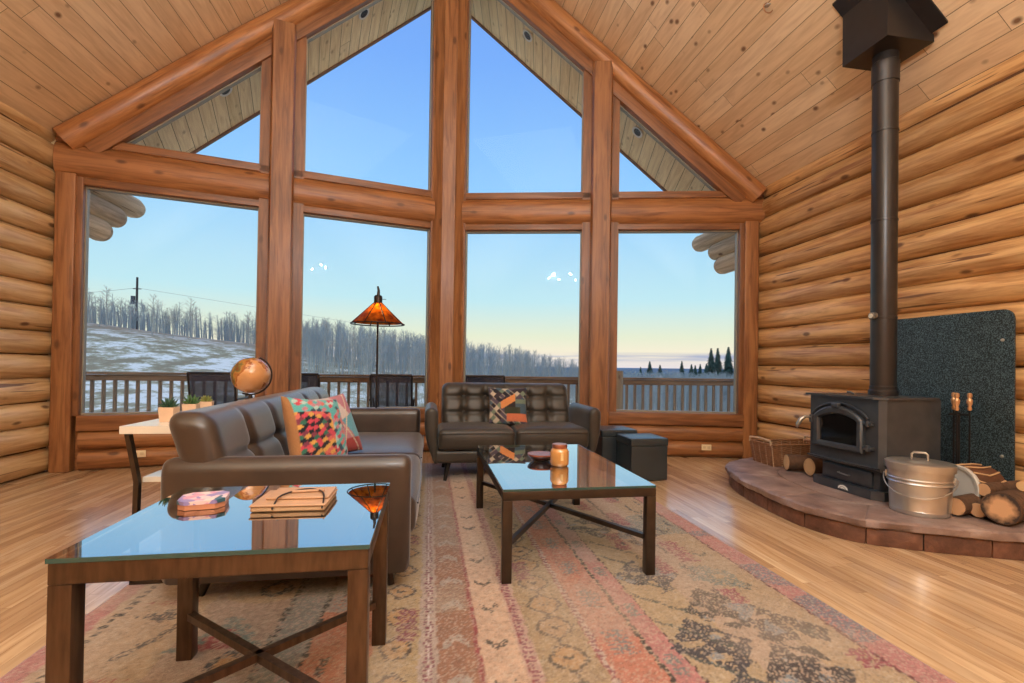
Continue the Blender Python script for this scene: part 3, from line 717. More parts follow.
# ------------------------------------------------------------------ rug
def build_rug():
    x0, x1, y0, y1 = -1.42, 1.85, .75, 5.5; st = .0085
    xs = np.arange(x0, x1+1e-6, st); ys = np.arange(y0, y1+1e-6, st); nx, ny = len(xs), len(ys)
    X, Y = np.meshgrid(xs, ys)
    rng = np.random.default_rng(3)
    def vnoise(s, seed=0, sy=None):
        sy = sy or s; r = np.random.default_rng(seed); gx = int((x1-x0)/s)+3; gy = int((y1-y0)/sy)+3; G = r.random((gy, gx))
        u = (X-x0)/s; v = (Y-y0)/sy; i = u.astype(int); j = v.astype(int); fu = u-i; fv = v-j; fu = fu*fu*(3-2*fu); fv = fv*fv*(3-2*fv)
        return (G[j, i]*(1-fu)*(1-fv)+G[j, i+1]*fu*(1-fv)+G[j+1, i]*(1-fu)*fv+G[j+1, i+1]*fu*fv)
    jx = X+(vnoise(.03, 1)-.5)*.016; jy = Y+(vnoise(.03, 2)-.5)*.016
    px = rng.random(X.shape)
    col = np.zeros(X.shape+(3,))
    def c(r, g, b):
        v = np.array(lin(r, g, b)[:3]); m_ = v.mean(); w = (v*.76+m_*.24)*np.array([.64, .67, .73]); return w*(w/.45)**.22
    BEI, OLI, PNK, RED, MAG, ORG, TEAL, GRY, BLK, BRN, GLD, PEA = c(208, 172, 134), c(186, 152, 98), c(208, 128, 122), c(178, 60, 62), c(160, 44, 82), c(214, 120, 72), c(112, 142, 138), c(160, 158, 150), c(44, 38, 42), c(176, 112, 72), c(206, 148, 72), c(224, 180, 142)
    col[:] = BEI
    def put(mask, cc, a=.9, worn=.0):
        m = (mask & (px < 1-worn)).astype(float)[..., None]*a
        col[:] = col*(1-m)+cc*m
    def band(a, b_): return (jx >= a) & (jx < b_)
    put(band(-1.5, -1.33), PNK); put(band(-1.33, -.95), c(204, 170, 132)); put(band(-.95, -.60), c(196, 160, 118)); put(band(-.60, -.43), c(190, 156, 146)); put(band(-.43, -.20), ORG)
    put(band(-.20, -.02), c(200, 164, 104)); put(band(-.02, .05), c(198, 170, 150)); put(band(.05, .195), BRN); put(band(.195, .215), RED, .6); put(band(.215, .36), PEA)
    put(band(.36, .42), c(206, 160, 140)); put(band(.42, .645), OLI); put(band(.645, .672), c(214, 186, 166)); put(band(.672, .85), c(214, 126, 92)); put(band(.865, .965), PNK); put(band(.965, 1.22), c(198, 168, 120))
    put(band(1.22, 1.47), c(200, 168, 136)); put(band(1.47, 1.70), c(196, 164, 118)); put(band(1.715, 1.9), PNK)
    # band colour changes along the length
    v1 = vnoise(.5, 11, .4)
    put(band(-.43, -.20) & (jy > 2.25) & (v1 > .3), c(168, 160, 150), .85, .1); put(band(-.60, -.43) & (vnoise(.4, 12, .35) > .5), TEAL, .6, .2)
    put(band(.672, .85) & (vnoise(.6, 13, .45) > .62), c(206, 150, 130), .7, .2); put(band(.865, .965) & (vnoise(.6, 14, .5) > .65), c(208, 168, 150), .7)
    put(band(-.95, -.60) & (vnoise(.7, 15, .6) > .55), c(184, 150, 140), .6); put(band(-1.5, -1.33) & (vnoise(.4, 16, .3) > .66), TEAL, .85, .2)
    put(band(1.715, 1.9) & (vnoise(.4, 17, .28) > .66), c(116, 132, 144), .8, .25); put(band(.05, .195) & (vnoise(.5, 18, .4) > .6), c(184, 150, 120), .7, .1)
    put(band(1.0, 1.7) & (jy > 3.0) & (vnoise(.5, 19, .5) > .5), TEAL, .65, .25); put(band(.42, .645) & (vnoise(.5, 20, .6) > .6), c(202, 168, 122), .7)
    # dashed and ladder lines
    def dash(xc, w, cc, per, duty, worn=.15, slant=0): put((np.abs(jx-xc) < w) & (((jy+slant*(jx-xc))/per) % 1 < duty), cc, .95, worn)
    dash(-1.285, .014, BLK, .052, .55); dash(-.59, .013, BLK, .044, .6); dash(-.435, .010, BLK, .06, .75, .2); dash(.018, .016, MAG, .026, .6, .1); dash(.018, .004, c(226, 206, 190), 1, 1)
    dash(.39, .020, MAG, .030, .55, .12, .4); dash(.372, .004, RED, 1, 1, .3); dash(.659, .012, MAG, .034, .5, .08, .5); dash(.645, .004, RED, 1, 1, .2); dash(.857, .010, BLK, .055, .82, .1); dash(.968, .005, c(90, 40, 44), .06, .7, .25); dash(1.708, .007, c(130, 34, 48), 1, 1, .05)
    dash(.205, .006, RED, 1, 1, .1)
    # motifs
    def vee(xc, yc, w, h, t, cc, up=1, worn=.15, a=.95):
        u = np.abs(jx-xc)/w; v = (jy-yc)*up/h; put((u < 1) & (np.abs(v-u) < t), cc, a, worn)
    def diamond(xc, yc, rx, ry, t, cc, worn=.12, fill=None):
        q = np.sqrt(((jx-xc)/rx)**2+((jy-yc)/ry)**2)*.6+(np.abs(jx-xc)/rx+np.abs(jy-yc)/ry)*.4
        if fill is not None: put(q < 1, fill, .8, .1)
        put(np.abs(q-1) < t, cc, .95, worn)
    def blob(xc, yc, rx, ry, cc, worn=.2, zig=.16, a=.9, step=.05):
        q = np.abs(jx-xc)/rx+zig*(((jy/step) % 1) > .5); put((q < 1) & (np.abs(jy-yc) < ry), cc, a, worn)
    for k in range(14):
        y = 1.35+.27*k+.02*math.sin(k*3); vee(.285, y, .042, .05, .42, c(96, 80, 66), 1, .25 if k % 3 else .55); 
        vee(.125, y+.1, .05, .06, .5, c(190, 170, 150), -1, .2)
    for k in range(13):
        y = 1.55+.215*k+.01*(k % 3); diamond(.535, y, .075, .085, .13, c(84, 66, 50), .2, c(208, 156, 84) if k % 2 else c(196, 152, 96)); vee(.535, y-.01, .022, .016, .6, BLK)
        put((np.abs(jx-.535) < .008) & (np.abs(jy-y-.107) < .03), BLK, .8, .3)
        y2 = 1.45+.24*k; diamond(-.11, y2, .062, .075, .14, c(92, 66, 50), .2, c(212, 156, 80)); vee(-.11, y2-.01, .02, .016, .6, BLK)
        blob(.762, 1.5+.36*k, .05, .085, c(132, 140, 140), .35, .5, .9, .03); blob(.915, 1.68+.41*k, .032, .06, TEAL, .4, .4, .85, .03)
    blob(.50, 2.57, .045, .11, MAG, .25, .2); blob(-.07, 2.1, .045, .13, MAG, .3, .3); blob(-.06, 3.1, .03, .08, MAG, .4); blob(.53, 3.62, .05, .1, MAG, .3)
    # right field: black/blue figures, magenta blobs, hooks
    for k, (xc, yc) in enumerate(((1.32, 2.05), (1.12, 1.78), (1.36, 1.55), (1.5, 1.82), (1.14, 2.42), (1.33, 3.0), (1.1, 3.2), (1.12, 1.42))):
        n_ = vnoise(.05, 40+k, .05); put(((np.abs(jx-xc)/.19+np.abs(jy-yc)/.22) < .95) & (n_ > .36), [BLK, c(52, 56, 78), c(60, 48, 58)][k % 3], .95, .12)
        put(((np.abs(jx-xc)/.2+np.abs(jy-yc)/.22) < .9) & (vnoise(.06, 60+k, .06) < .22), c(150, 160, 164), .8, .2)
    for xc, yc, rx, ry in ((1.48, 2.72, .06, .16), (1.28, 2.55, .05, .12), (1.18, 2.92, .05, .14), (1.46, 2.15, .05, .07), (1.66, 1.62, .06, .06), (1.35, 3.35, .06, .14), (1.2, 3.7, .06, .12), (1.36, 1.36, .07, .08), (1.5, 3.9, .06, .14)):
        blob(xc, yc, rx, ry, c(176, 48, 84), .22, .3, .92, .04)
    for k in range(8):
        xc, yc = 1.58, 1.3+.42*k; vee(xc, yc+.07, .045, .055, .34, c(84, 92, 74), 1, .2)
    put(band(1.36, 1.60) & (np.abs(jy-2.36) < .14) & (vnoise(.07, 31, .07) > .5), TEAL, .8, .3)
    # stepped teal/black figure running down the right field
    put((np.abs(jx-1.30-.10*np.sign(np.sin(jy*21))*(jy < 2.9)) < .012) & (jy > 1.2), c(58, 62, 76), .9, .3)
    put((np.abs(jx-1.6-.06*np.sign(np.sin(jy*24))) < .012) & (jy > 3.0) & (jy < 3.9), c(50, 74, 84), .95, .1)
    q = (jx > 1.35) & (jx < 1.72) & (jy > 2.98) & (jy < 4.2) & (jx-1.35 > 0); put(q & (np.abs(np.sin(jy*24)) < .0), TEAL)
    put((jx > .98) & (jx < 1.2) & (np.abs(((jy*1.4+jx*1.5)/.34) % 1-.5) < .07), c(86, 96, 88), .85, .3)
    # left field: triangles
    for yc in (1.45, 2.02, 2.62, 3.2):
        tri = (jy-yc < .26) & (jy > yc) & (np.abs(jx+.79) < .17*(1-(jy-yc)/.26)+.015*np.sign(np.sin(jy*90))); put(tri, TEAL, .85, .25)
        tri = (jy-yc < .15) & (jy > yc) & (np.abs(jx+.79) < .10*(1-(jy-yc)/.16)+.02*np.sign(np.sin(jy*120))); put(tri, c(190, 52, 60), .9, .15)
        put(((np.abs(jx+1.08)/.14+np.abs(jy-yc-.3)/.06) < 1) & (vnoise(.03, 71, .03) > .45), c(56, 64, 80), .9, .25); put((np.abs(jx+1.05-.5*(jy-yc-.1)) < .02) & (np.abs(jy-yc-.1) < .12), c(52, 56, 76), .9, .4)
        put(((np.abs(jx+1.12)/.13+np.abs(jy-yc-.42)/.03) < 1), c(192, 80, 66), .7, .5); diamond(-.70, yc-.1, .06, .07, .3, c(52, 66, 84), .3, GLD)
    for yc in (1.85, 2.4):
        for dx in (-.05, .05): put((np.abs(jx+.31-dx) < .018) & (np.abs(jy-yc) < .06) & (vnoise(.02, 77, .02) > .35), BLK, .9, .25)
    # wear and colour speckle
    w1 = vnoise(.25, 90, .25); w2 = rng.random(X.shape)
    a = np.clip((w1-.45)*1.0, 0, .4)[..., None]; col[:] = col*(1-a)+c(206, 180, 152)*a
    a = (w2 > .78)[..., None]*.45; col[:] = col*(1-a)+c(214, 192, 164)*a
    a = ((w2 < .10))[..., None]*.35; col[:] = col*(1-a)+c(120, 96, 82)*a
    col[:] *= (.86+.28*vnoise(.018, 91, .018))[..., None]
    me = bpy.data.meshes.new('patterned_rug')
    Z = .012+.0015*(rng.random(X.shape)-.5); V = np.stack([X, Y, Z], -1).reshape(-1, 3)
    I = (np.arange(ny-1)[:, None]*nx+np.arange(nx-1)[None, :]).ravel(); F = np.stack([I, I+1, I+nx+1, I+nx], 1)
    # skirt ring down to the floor
    ring = list(range(nx))+[j*nx+nx-1 for j in range(1, ny)]+[(ny-1)*nx+i for i in range(nx-2, -1, -1)]+[j*nx for j in range(ny-2, 0, -1)]
    base = len(V); VB = V[ring].copy(); VB[:, 2] = .001; V = np.vstack([V, VB]); nr = len(ring)
    FS = np.array([(ring[i], base+i, base+(i+1) % nr, ring[(i+1) % nr]) for i in range(nr)]); F = np.vstack([F, FS])
    me.vertices.add(len(V)); me.vertices.foreach_set('co', V.ravel().astype(np.float32)); me.loops.add(len(F)*4); me.loops.foreach_set('vertex_index', F.ravel().astype(np.int32))
    me.polygons.add(len(F)); me.polygons.foreach_set('loop_start', np.arange(0, len(F)*4, 4, dtype=np.int32)); me.polygons.foreach_set('loop_total', np.full(len(F), 4, dtype=np.int32)); me.update(); me.validate()
    at = me.color_attributes.new('Col', 'FLOAT_COLOR', 'POINT'); cc = np.ones((len(V), 4), np.float32); cf = col.reshape(-1, 3); cc[:len(cf), :3] = cf; cc[len(cf):, :3] = cf[ring]; at.data.foreach_set('color', cc.ravel())
    me.materials.append(vcol('rug_pile', .95, .3, .22, 300, .6)); o = bpy.data.objects.new('patterned_rug', me); C.objects.link(o)
    tag(o, 'large faded multicolour striped tribal rug spread on the wooden floor', 'rug')
build_rug()

# ------------------------------------------------------------------ sofas
def slab_profile(pts, y0, y1, r, b, disp=None, n=8):
    """closed outline in x,z extruded along y with rounded ends"""
    cx = sum(p[0] for p in pts)/len(pts); cz = sum(p[1] for p in pts)/len(pts); secs = []
    hx = max(abs(p[0]-cx) for p in pts); hz = max(abs(p[1]-cz) for p in pts)
    st = [(y0+r*(1-math.cos(a)), r*(1-math.sin(a))) for a in (0, .4, .8, 1.2, PI/2)]
    st += [(y0+r+(y1-y0-2*r)*k/n, 0) for k in range(1, n)]
    st += [(y1-r*(1-math.cos(a)), r*(1-math.sin(a))) for a in (PI/2, 1.2, .8, .4, 0)]
    for y, ins in st:
        sec = []
        for (x, z) in pts:
            sec.append((cx+(x-cx)*(1-ins/hx), y, cz+(z-cz)*(1-ins/hz)))
        secs.append(sec)
    b.loft(secs)
def arm_outline(xi, xo, zb, zt, flare, n=7):
    """inner side xi, outer side xo, rounded top, bottom corner curving inward by flare"""
    s = 1 if xo > xi else -1; w = abs(xo-xi); r = w/2; pts = [(xi, zb), ]
    for k in range(5): pts.append((xi, zb+(zt-r-zb)*(k+1)/5))
    for k in range(1, n): a = PI-PI*k/n; pts.append(((xi+xo)/2+s*r*math.cos(a), zt-r+r*math.sin(a)))
    for k in range(9):
        t = k/8; z = zt-r-(zt-r-zb)*t; pts.append((xo-s*flare*(t**2.6), z))
    return pts
def couch(name, label, W, D, arm, back_top, seat_z, base_z, cushions, cols, rowz, m, loc, rz, leg_h, flare, arm_w, back_w=None, lean=.16, cush_front=-.02):
    t = thing(name, label, name, loc, rz)
    inner = W/2-arm_w
    bw = back_w or (2*inner)
    dA = D-.05 if not back_w or back_w < 1.5 else D+.02
    b = MB(); b.rbox(-W/2+flare*.8+.005, W/2-flare*.8-.005, .02, D-.06, base_z, seat_z-.2, .04, 3); b.build('base', m, t)
    for s in (-1, 1):
        b = MB(); slab_profile(arm_outline(s*inner, s*W/2, base_z, arm, flare), 0, dA, .045, b); b.build('armrest', m, t, sharp=60)
    cw = 2*inner/cushions
    for k in range(cushions):
        def dp(o, h, k=k):
            u, v, w_ = o[0]/h[0], o[1]/h[1], o[2]
            if w_ > 0: w_ += .022*(1-u**4)*(1-v**4)
            y = o[1]
            if o[1] < 0: y -= .018*(1-u**4)*max(0, 1-abs(o[2]/h[2])**2)
            return [o[0], y, w_+.004*noise.noise(Vector((o[0]*6+k, o[1]*6, 3)))]
        b = MB(); b.rbox(-inner+cw*k+.004, -inner+cw*(k+1)-.004, cush_front, D*.70, seat_z-.205, seat_z-.012, .045, 4, (12, 10, 4), dp); c_ = b.build('seat_cushion', m, t, sharp=60)
        x0, x1 = -inner+cw*k+.02, -inner+cw*(k+1)-.02
        p = MB(); p.tube([(x0, cush_front-.012, seat_z-.045), ((x0+x1)/2, cush_front-.022, seat_z-.042), (x1, cush_front-.012, seat_z-.045)], .0045, 6); p.build('piping', m, c_)
    # tufted back
    z0, z1 = seat_z-.06, back_top; H = z1-z0; th = .19; y1 = D-.02 if W < 2 else D+.035
    def shear(z): return lean*(z-z0)/H
    colx = [-bw/2+bw*i/cols for i in range(cols+1)]
    def dp(o, h):
        x, y, z = o; zz = z+(z0+z1)/2
        f = max(0, min(1, (-y+h[1]*.2)/(h[1]*1.2)))
        if f > 0:
            dc = min(abs(x-c_) for c_ in colx[1:-1]); dr = min(abs(zz-r) for r in rowz)
            ramp = max(0, 1-((zz-z0-H*.5)/(H*.5))**6)
            d = .030*math.exp(-(dc/.028)**2)*ramp+.022*math.exp(-(dr/.020)**2)*(1-(abs(x)/h[0])**10)+.034*math.exp(-(dc**2+dr**2)/.045**2)
            d -= .012
            y += d*f
        return [x, y+shear(zz), z]
    b = MB(); nxx = max(28, int(bw/.022)); b.rbox(-bw/2, bw/2, y1-th-lean, y1-lean, z0, z1, .075, 4, (nxx, 3, 22), dp); bk = b.build('tufted_back', m, t, sharp=70)
    for c_ in colx[1:-1]:
        for r in rowz:
            q = MB(); q.lathe([(0, -.012), (.010, -.010), (.015, -.003), (.0145, .002), (0, .004)], n=12, M=Matrix.Rotation(PI/2, 4, 'X')); q.build('button', m, bk, loc=(c_, y1-th-lean+shear(r)+.050, r))
    for sx in (-1, 1):
        for yy, dy in ((.12, -.03), (D-.14, .03)):
            xx = sx*(W/2-flare-.13)
            b = MB(); b.cyl((xx, yy, base_z+.02), (xx+sx*.035, yy+dy, .0), .030, .016, 12); b.build('leg', MT['blackwood'], t)
    return t
love = couch('loveseat', 'small olive-grey tufted two-seat sofa facing the glass coffee table in front of the windows', 1.70, .82, .69, .90, .50, .17, 2, 6, (.60, .76), MT['olive_suede'], (.82, 4.56, .012), 0, .17, .10, .125, 1.36, .14)
love['category'] = 'sofa'
sofa = couch('long_sofa', 'long grey-brown suede tufted sofa at left with two patterned pillows', 2.66, 1.06, .655, .858, .44, .095, 2, 6, (.64,), MT['suede'], (-.075, 3.69, .012), PI/2, .12, .035, .125, 2.62, .15)
sofa['category'] = 'sofa'

# ------------------------------------------------------------------ pillows
def pillow(name, label, cx, cz, size, th, colf, M, seed, puff=1.0, size2=None):
    size2 = size2 or size
    n = 54; vs = []; cols = []; R = np.random.default_rng(seed)
    def P(u, v, s):
        e = (1-abs(u)**2.4)*(1-abs(v)**2.4); z = s*th/2*(max(0, e)**.5)*puff
        k = 1-.06*(1-abs(v)**2)*0; pu = u*(1-.07*(1-v*v)*abs(u)**2.0); pv = v*(1-.07*(1-u*u)*abs(v)**2.0)
        z += .006*noise.noise(Vector((u*2.5+seed, v*2.5, s)))*(max(0, e))
        return (pu*size/2, z, pv*size2/2)
    for s in (-1, 1):
        for j in range(n+1):
            for i in range(n+1):
                u = -1+2*i/n; v = -1+2*j/n; vs.append(P(u, v, s)); cols.append(colf(u, v, s))
    F = []
    for q in (0, 1):
        o = q*(n+1)**2
        for j in range(n):
            for i in range(n):
                f = (o+j*(n+1)+i, o+j*(n+1)+i+1, o+(j+1)*(n+1)+i+1, o+(j+1)*(n+1)+i); F.append(f if q == 0 else tuple(reversed(f)))
    me = bpy.data.meshes.new(name); me.from_pydata(vs, [], F); me.update()
    at = me.color_attributes.new('Col', 'FLOAT_COLOR', 'POINT'); at.data.foreach_set('color', np.array([tuple(v*.86+sum(c[:3])/3*.04 for v in c[:3])+(1,) for c in cols], np.float32).ravel())
    bm = bmesh.new(); bm.from_mesh(me); bmesh.ops.remove_doubles(bm, verts=bm.verts, dist=1e-5); bmesh.ops.recalc_face_normals(bm, faces=bm.faces); bm.to_mesh(me); bm.free()
    me.polygons.foreach_set('use_smooth', [True]*len(me.polygons)); me.materials.append(vcol(name+'_fabric_%d' % seed, .8, .2, .15, 180, .4))
    o = bpy.data.objects.new(name, me); C.objects.link(o); o.matrix_world = M; tag(o, label, 'pillow'); return o
def p1(u, v, s):
    if s > 0: return lin(168, 116, 72)
    P = [lin(206, 66, 86), lin(90, 178, 178), lin(216, 108, 96), lin(36, 70, 92), lin(222, 166, 80), lin(52, 110, 92), lin(176, 204, 198), lin(130, 58, 78), lin(30, 34, 44), lin(196, 128, 142)]
    a = (u*.8+v*.6); b_ = (u*.45-v*.9); i = math.floor(a*6); j = math.floor(b_*10+(i % 3)*.33); h = (i*7349+j*9151+i*j*131) % 97
    if u < -.86: return lin(168, 116, 72)
    if u > .25 or v > .55: idx = [1, 0, 6, 1, 3, 2, 1, 9][h % 8]
    else: idx = [0, 8, 4, 2, 7, 5, 0, 4, 8][h % 9]
    return P[idx]
def p2(u, v, s):
    if s > 0: return lin(70, 84, 80)
    d = u+v*.7
    if abs(d-.05) < .03 or abs(u-v*.5-.3) < .03: return lin(214, 196, 170)
    if v > .05+u*.3: return lin(206, 190, 186) if d < .75 else lin(190, 120, 134)
    if u < -.1: return lin(58, 82, 72)
    if v < -.55: return lin(176, 58, 52)
    return lin(96, 164, 182) if d > .15 else lin(198, 128, 140)
def p3(u, v, s):
    if s > 0: return lin(60, 54, 60)
    P = [lin(56, 48, 58), lin(216, 140, 82), lin(84, 74, 92), lin(112, 128, 112), lin(40, 38, 48), lin(190, 178, 160), lin(214, 120, 84), lin(70, 92, 110)]
    if v < -.42 and u > -.1 and v > -.85: return P[6]
    if abs(u*.6-v+.22) < .2 and -.4 < u < .35 and v > -.15: return P[1]
    if -.1 > v > -.42 and u > -.2: return lin(58, 62, 48) if u < .6 else P[7]
    if .3 > v > -.1 and u > -.1: return lin(48, 40, 44) if u < .35 else P[3] if v > .1 else P[7]
    i = math.floor((u+v)*3.2); j = math.floor((u-v)*3.2); h = (i*733+j*941+i*j*77) % 23
    if abs((u+v)*3.2-round((u+v)*3.2)) < .1 and h % 3 == 0: return P[5]
    return P[[0, 2, 4, 3, 0, 7, 2, 5][h % 8]]
def frame(loc, nrm, roll=0):
    n = Vector(nrm).normalized(); up = Vector((0, 0, 1)); x = (-n).cross(up).normalized()*-1
    # local -y faces nrm
    y = -n; x = y.cross(up).normalized(); z = x.cross(y)
    return Matrix.Translation(loc) @ Matrix((x, y, z)).transposed().to_4x4() @ Matrix.Rotation(roll, 4, 'Y')
pillow('throw_pillow', 'bright geometric pillow in pink, teal and gold patches nearest the camera on the long sofa', 0, 0, .47, .17, p1, frame((-.66, 3.13, .665), (.93, -.50, .36), .10), 1)
pillow('throw_pillow', 'pale pink, green and blue pillow leaning behind the bright one on the long sofa', 0, 0, .45, .15, p2, frame((-.66, 3.62, .655), (.86, -.50, .40), -.06), 2)
pillow('throw_pillow', 'dark patchwork pillow with orange pieces on the loveseat', 0, 0, .40, .13, p3, frame((.80, 4.93, .685), (-.05, -1, .30), 0), 3)

# ------------------------------------------------------------------ glass-top tables
def glass_table(name, label, x0, x1, y0, y1, z, cross_z, m, leg=.05, over=0.0, rail=.05):
    t = thing(name, label, 'table', (x0, y0, .012)); W, D, z = x1-x0, y1-y0, z-.012; cross_z -= .012
    g0, g1 = z-.012, z
    b = MB(); zt = g0-.001
    b.rbox(0, W, 0, leg, zt-rail, zt, .003, 1); b.rbox(0, W, D-leg, D, zt-rail, zt, .003, 1); b.rbox(0, leg, leg, D-leg, zt-rail, zt, .003, 1); b.rbox(W-leg, W, leg, D-leg, zt-rail, zt, .003, 1)
    b.build('frame', m, t)
    for x in (0, W-leg):
        for y in (0, D-leg): b = MB(); b.rbox(x, x+leg, y, y+leg, 0, zt-rail, .003, 1); b.build('leg', m, t)
    h = .0125
    for k, (a, c_) in enumerate((((leg, leg), (W-leg, D-leg)), ((W-leg, leg), (leg, D-leg)))):
        b = MB(); p = Vector((a[0]-.01, a[1]-.01 if 1 else 0, cross_z+k*.0)); q = Vector((c_[0], c_[1], cross_z)); p = Vector((a[0], a[1], cross_z)); d = (q-p).normalized(); nn = Vector((-d.y, d.x, 0))*h
        dz = Vector((0, 0, h)); b.loft([[e-nn-dz, e+nn-dz, e+nn+dz, e-nn+dz] for e in (p-d*.01, q+d*.01)]); b.build('cross_brace', m, t, sharp=20)
    b = MB(); b.box(-over, W+over, -over, D+over, g0, g1); o = b.build('glass_top', [MT['table_glass'], MT['glass_edge']], t)
    for p in o.data.polygons:
        if abs(p.normal.z) < .5: p.material_index = 1
    return t
glass_table('end_table', 'square glass-top table with brown metal legs beside the near arm of the long sofa', -.885, -.148, 1.335, 2.01, .626, .17, MT['bronze'], .052, .003, .052)
glass_table('coffee_table', 'long glass-top coffee table with dark metal frame in the middle of the rug', .375, 1.19, 2.42, 3.77, .482, .205, MT['darkmetal'], .05, -.001, .045)
# coasters on the end table
CZ = .6275
t = thing('coaster_stack', 'pink octagonal coaster stack with wooden base on the end table', 'coasters', (-.722, 1.765, CZ), .2)
def octo(w, d, c): return [(-w+c, -d), (w-c, -d), (w, -d+c), (w, d-c), (w-c, d), (-w+c, d), (-w, d-c), (-w, -d+c)]
b = MB(); b.prism(octo(.066, .060, .024), 'z', 0, .016); b.build('wooden_base', plain('light_coaster_wood', lin(196, 130, 98), .5), t)
def coaster_mat():
    m, nt, bs = mat('coaster_print'); N = nt.nodes.new; L = nt.links.new; tc = N('ShaderNodeTexCoord'); v = N('ShaderNodeTexVoronoi'); v.inputs['Scale'].default_value = 34; L(tc.outputs['Object'], v.inputs[0])
    sp_ = N('ShaderNodeSeparateColor'); L(v.outputs['Color'], sp_.inputs[0]); rp = N('ShaderNodeValToRGB'); L(sp_.outputs[0], rp.inputs[0]); rp.color_ramp.interpolation = 'CONSTANT'; e = rp.color_ramp.elements
    e[0].color = lin(232, 196, 196); e[1].position = .85; e[1].color = lin(60, 96, 110)
    for p_, c_ in ((.35, lin(214, 150, 168)), (.55, lin(150, 130, 176)), (.7, lin(236, 206, 196))): q = e.new(p_); q.color = c_
    L(rp.outputs[0], bs.inputs['Base Color']); bs.inputs['Roughness'].default_value = .35; return m
b = MB(); b.prism(octo(.068, .062, .024), 'z', .0165, .028); b.build('coaster', coaster_mat(), t)
# journal on a board
LEATH = plain('tan_leather', lin(180, 140, 108), .5, noise_amt=.12, nscale=10, bump=.2)
t = thing('leather_journal', 'tan leather journal with black cord lying on the end table', 'book', (-.432, 1.742, CZ), -.02)
b = MB(); b.rbox(-.112, .112, -.088, .105, 0, .015, .004, 2); b.build('pages', plain('page_block', lin(198, 160, 124), .7), t)
b = MB(); b.rbox(-.115, .115, -.092, .108, .0155, .021, .003, 2); b.build('cover', LEATH, t)
b = MB(); b.rbox(-.085, .112, -.03, .107, .0215, .030, .004, 2); b.build('flap', LEATH, t)
b = MB(); b.tube([(-.05+.1*math.sin(a)*1.0+.02, -.093+.155*math.sin(a/2)*(1-.2*math.sin(a/2)), .046+.004*math.sin(a*2)) if 0 else (-.045+.075*(1-math.cos(a)), -.094+.145*math.sin(a), .010+.026*min(1, math.sin(a)*3)) for a in [PI*k/20 for k in range(21)]], .0028, 6); b.build('cord', plain('black_cord', lin(28, 24, 24), .5), t)
b = MB(); b.tube([(-.02, .02, .035), (.085, .035, .035)], .005, 8); b.build('pen', LEATH, t)
# bowl and jar on the coffee table
t = thing('glass_bowl', 'shallow dark bowl on the coffee table beside the jar', 'bowl', (.735, 3.14, .4835))
b = MB(); b.lathe([(0, 0), (.05, 0), (.075, .016), (.088, .034), (.084, .040), (.076, .034), (.05, .014), (0, .010)], n=30); b.build('dish', plain('dark_red_brown_glaze', lin(84, 46, 40), .2, spec=.8), t)
b = MB(); b.lathe([(.084, .037), (.089, .037), (.089, .045), (.084, .045)], n=30); b.build('rim', plain('copper_rim', lin(176, 100, 76), .25, metal=.5), t)
t = thing('candle_jar', 'amber glass candle jar with copper lid on the coffee table', 'jar', (.812, 2.965, .4835))
b = MB(); b.lathe([(0, 0), (.048, 0), (.056, .008), (.058, .02), (.058, .088), (.050, .104), (.042, .110), (0, .110)], n=32); b.build('jar_body', plain('amber_wax_glass', lin(206, 146, 84), .12, spec=.8, coat=.7, noise_amt=.1), t)
b = MB(); b.lathe([(.042, .1105), (.047, .112), (.048, .131), (.044, .135), (0, .135)], n=32); b.build('lid', plain('copper_lid', lin(178, 112, 86), .3, metal=.6), t)
b = MB(); b.box(-.008, .008, -.0592, -.0575, .04, .085); b.build('painted_highlight', plain('cream_highlight', lin(230, 196, 140), .4), t)  # cream strip painted on as the jar's highlight

# ------------------------------------------------------------------ console table, pots, globe
t = thing('console_table', 'narrow white-topped console table with dark metal legs behind the long sofa', 'table', (-1.41, 2.63, .0))
b = MB(); b.box(-.045, .245, 0, 2.35, .745, .782); b.build('table_top', plain('whitewashed_top', lin(222, 212, 198), .22, noise_amt=.06, nscale=5, spec=.6), t)
b = MB(); b.box(.03, .23, .06, 2.29, .50, .525); b.build('shelf', plain('whitewashed_shelf', lin(222, 212, 198), .22, noise_amt=.06, nscale=5, spec=.6), t)
for y in (.02, 2.30):
    for pts in (((-.025, .745), (.020, .51), (.012, .025)), ((.232, .745), (.215, .51), (.232, .025))):
        b = MB(); h = .011
        b.loft([[(x-h, y, z), (x+h, y, z), (x+h, y+.03, z), (x-h, y+.03, z)] for x, z in pts]); b.build('leg', MT['darkmetal'], t, sharp=20)
    b = MB(); b.rbox(.0, .245, y, y+.03, .013, .034, .002, 1); b.build('foot_bar', MT['darkmetal'], t)
GRN = [plain('dark_succulent', lin(46, 78, 56), .5), plain('green_succulent', lin(70, 104, 58), .5), plain('olive_succulent', lin(122, 128, 66), .5)]
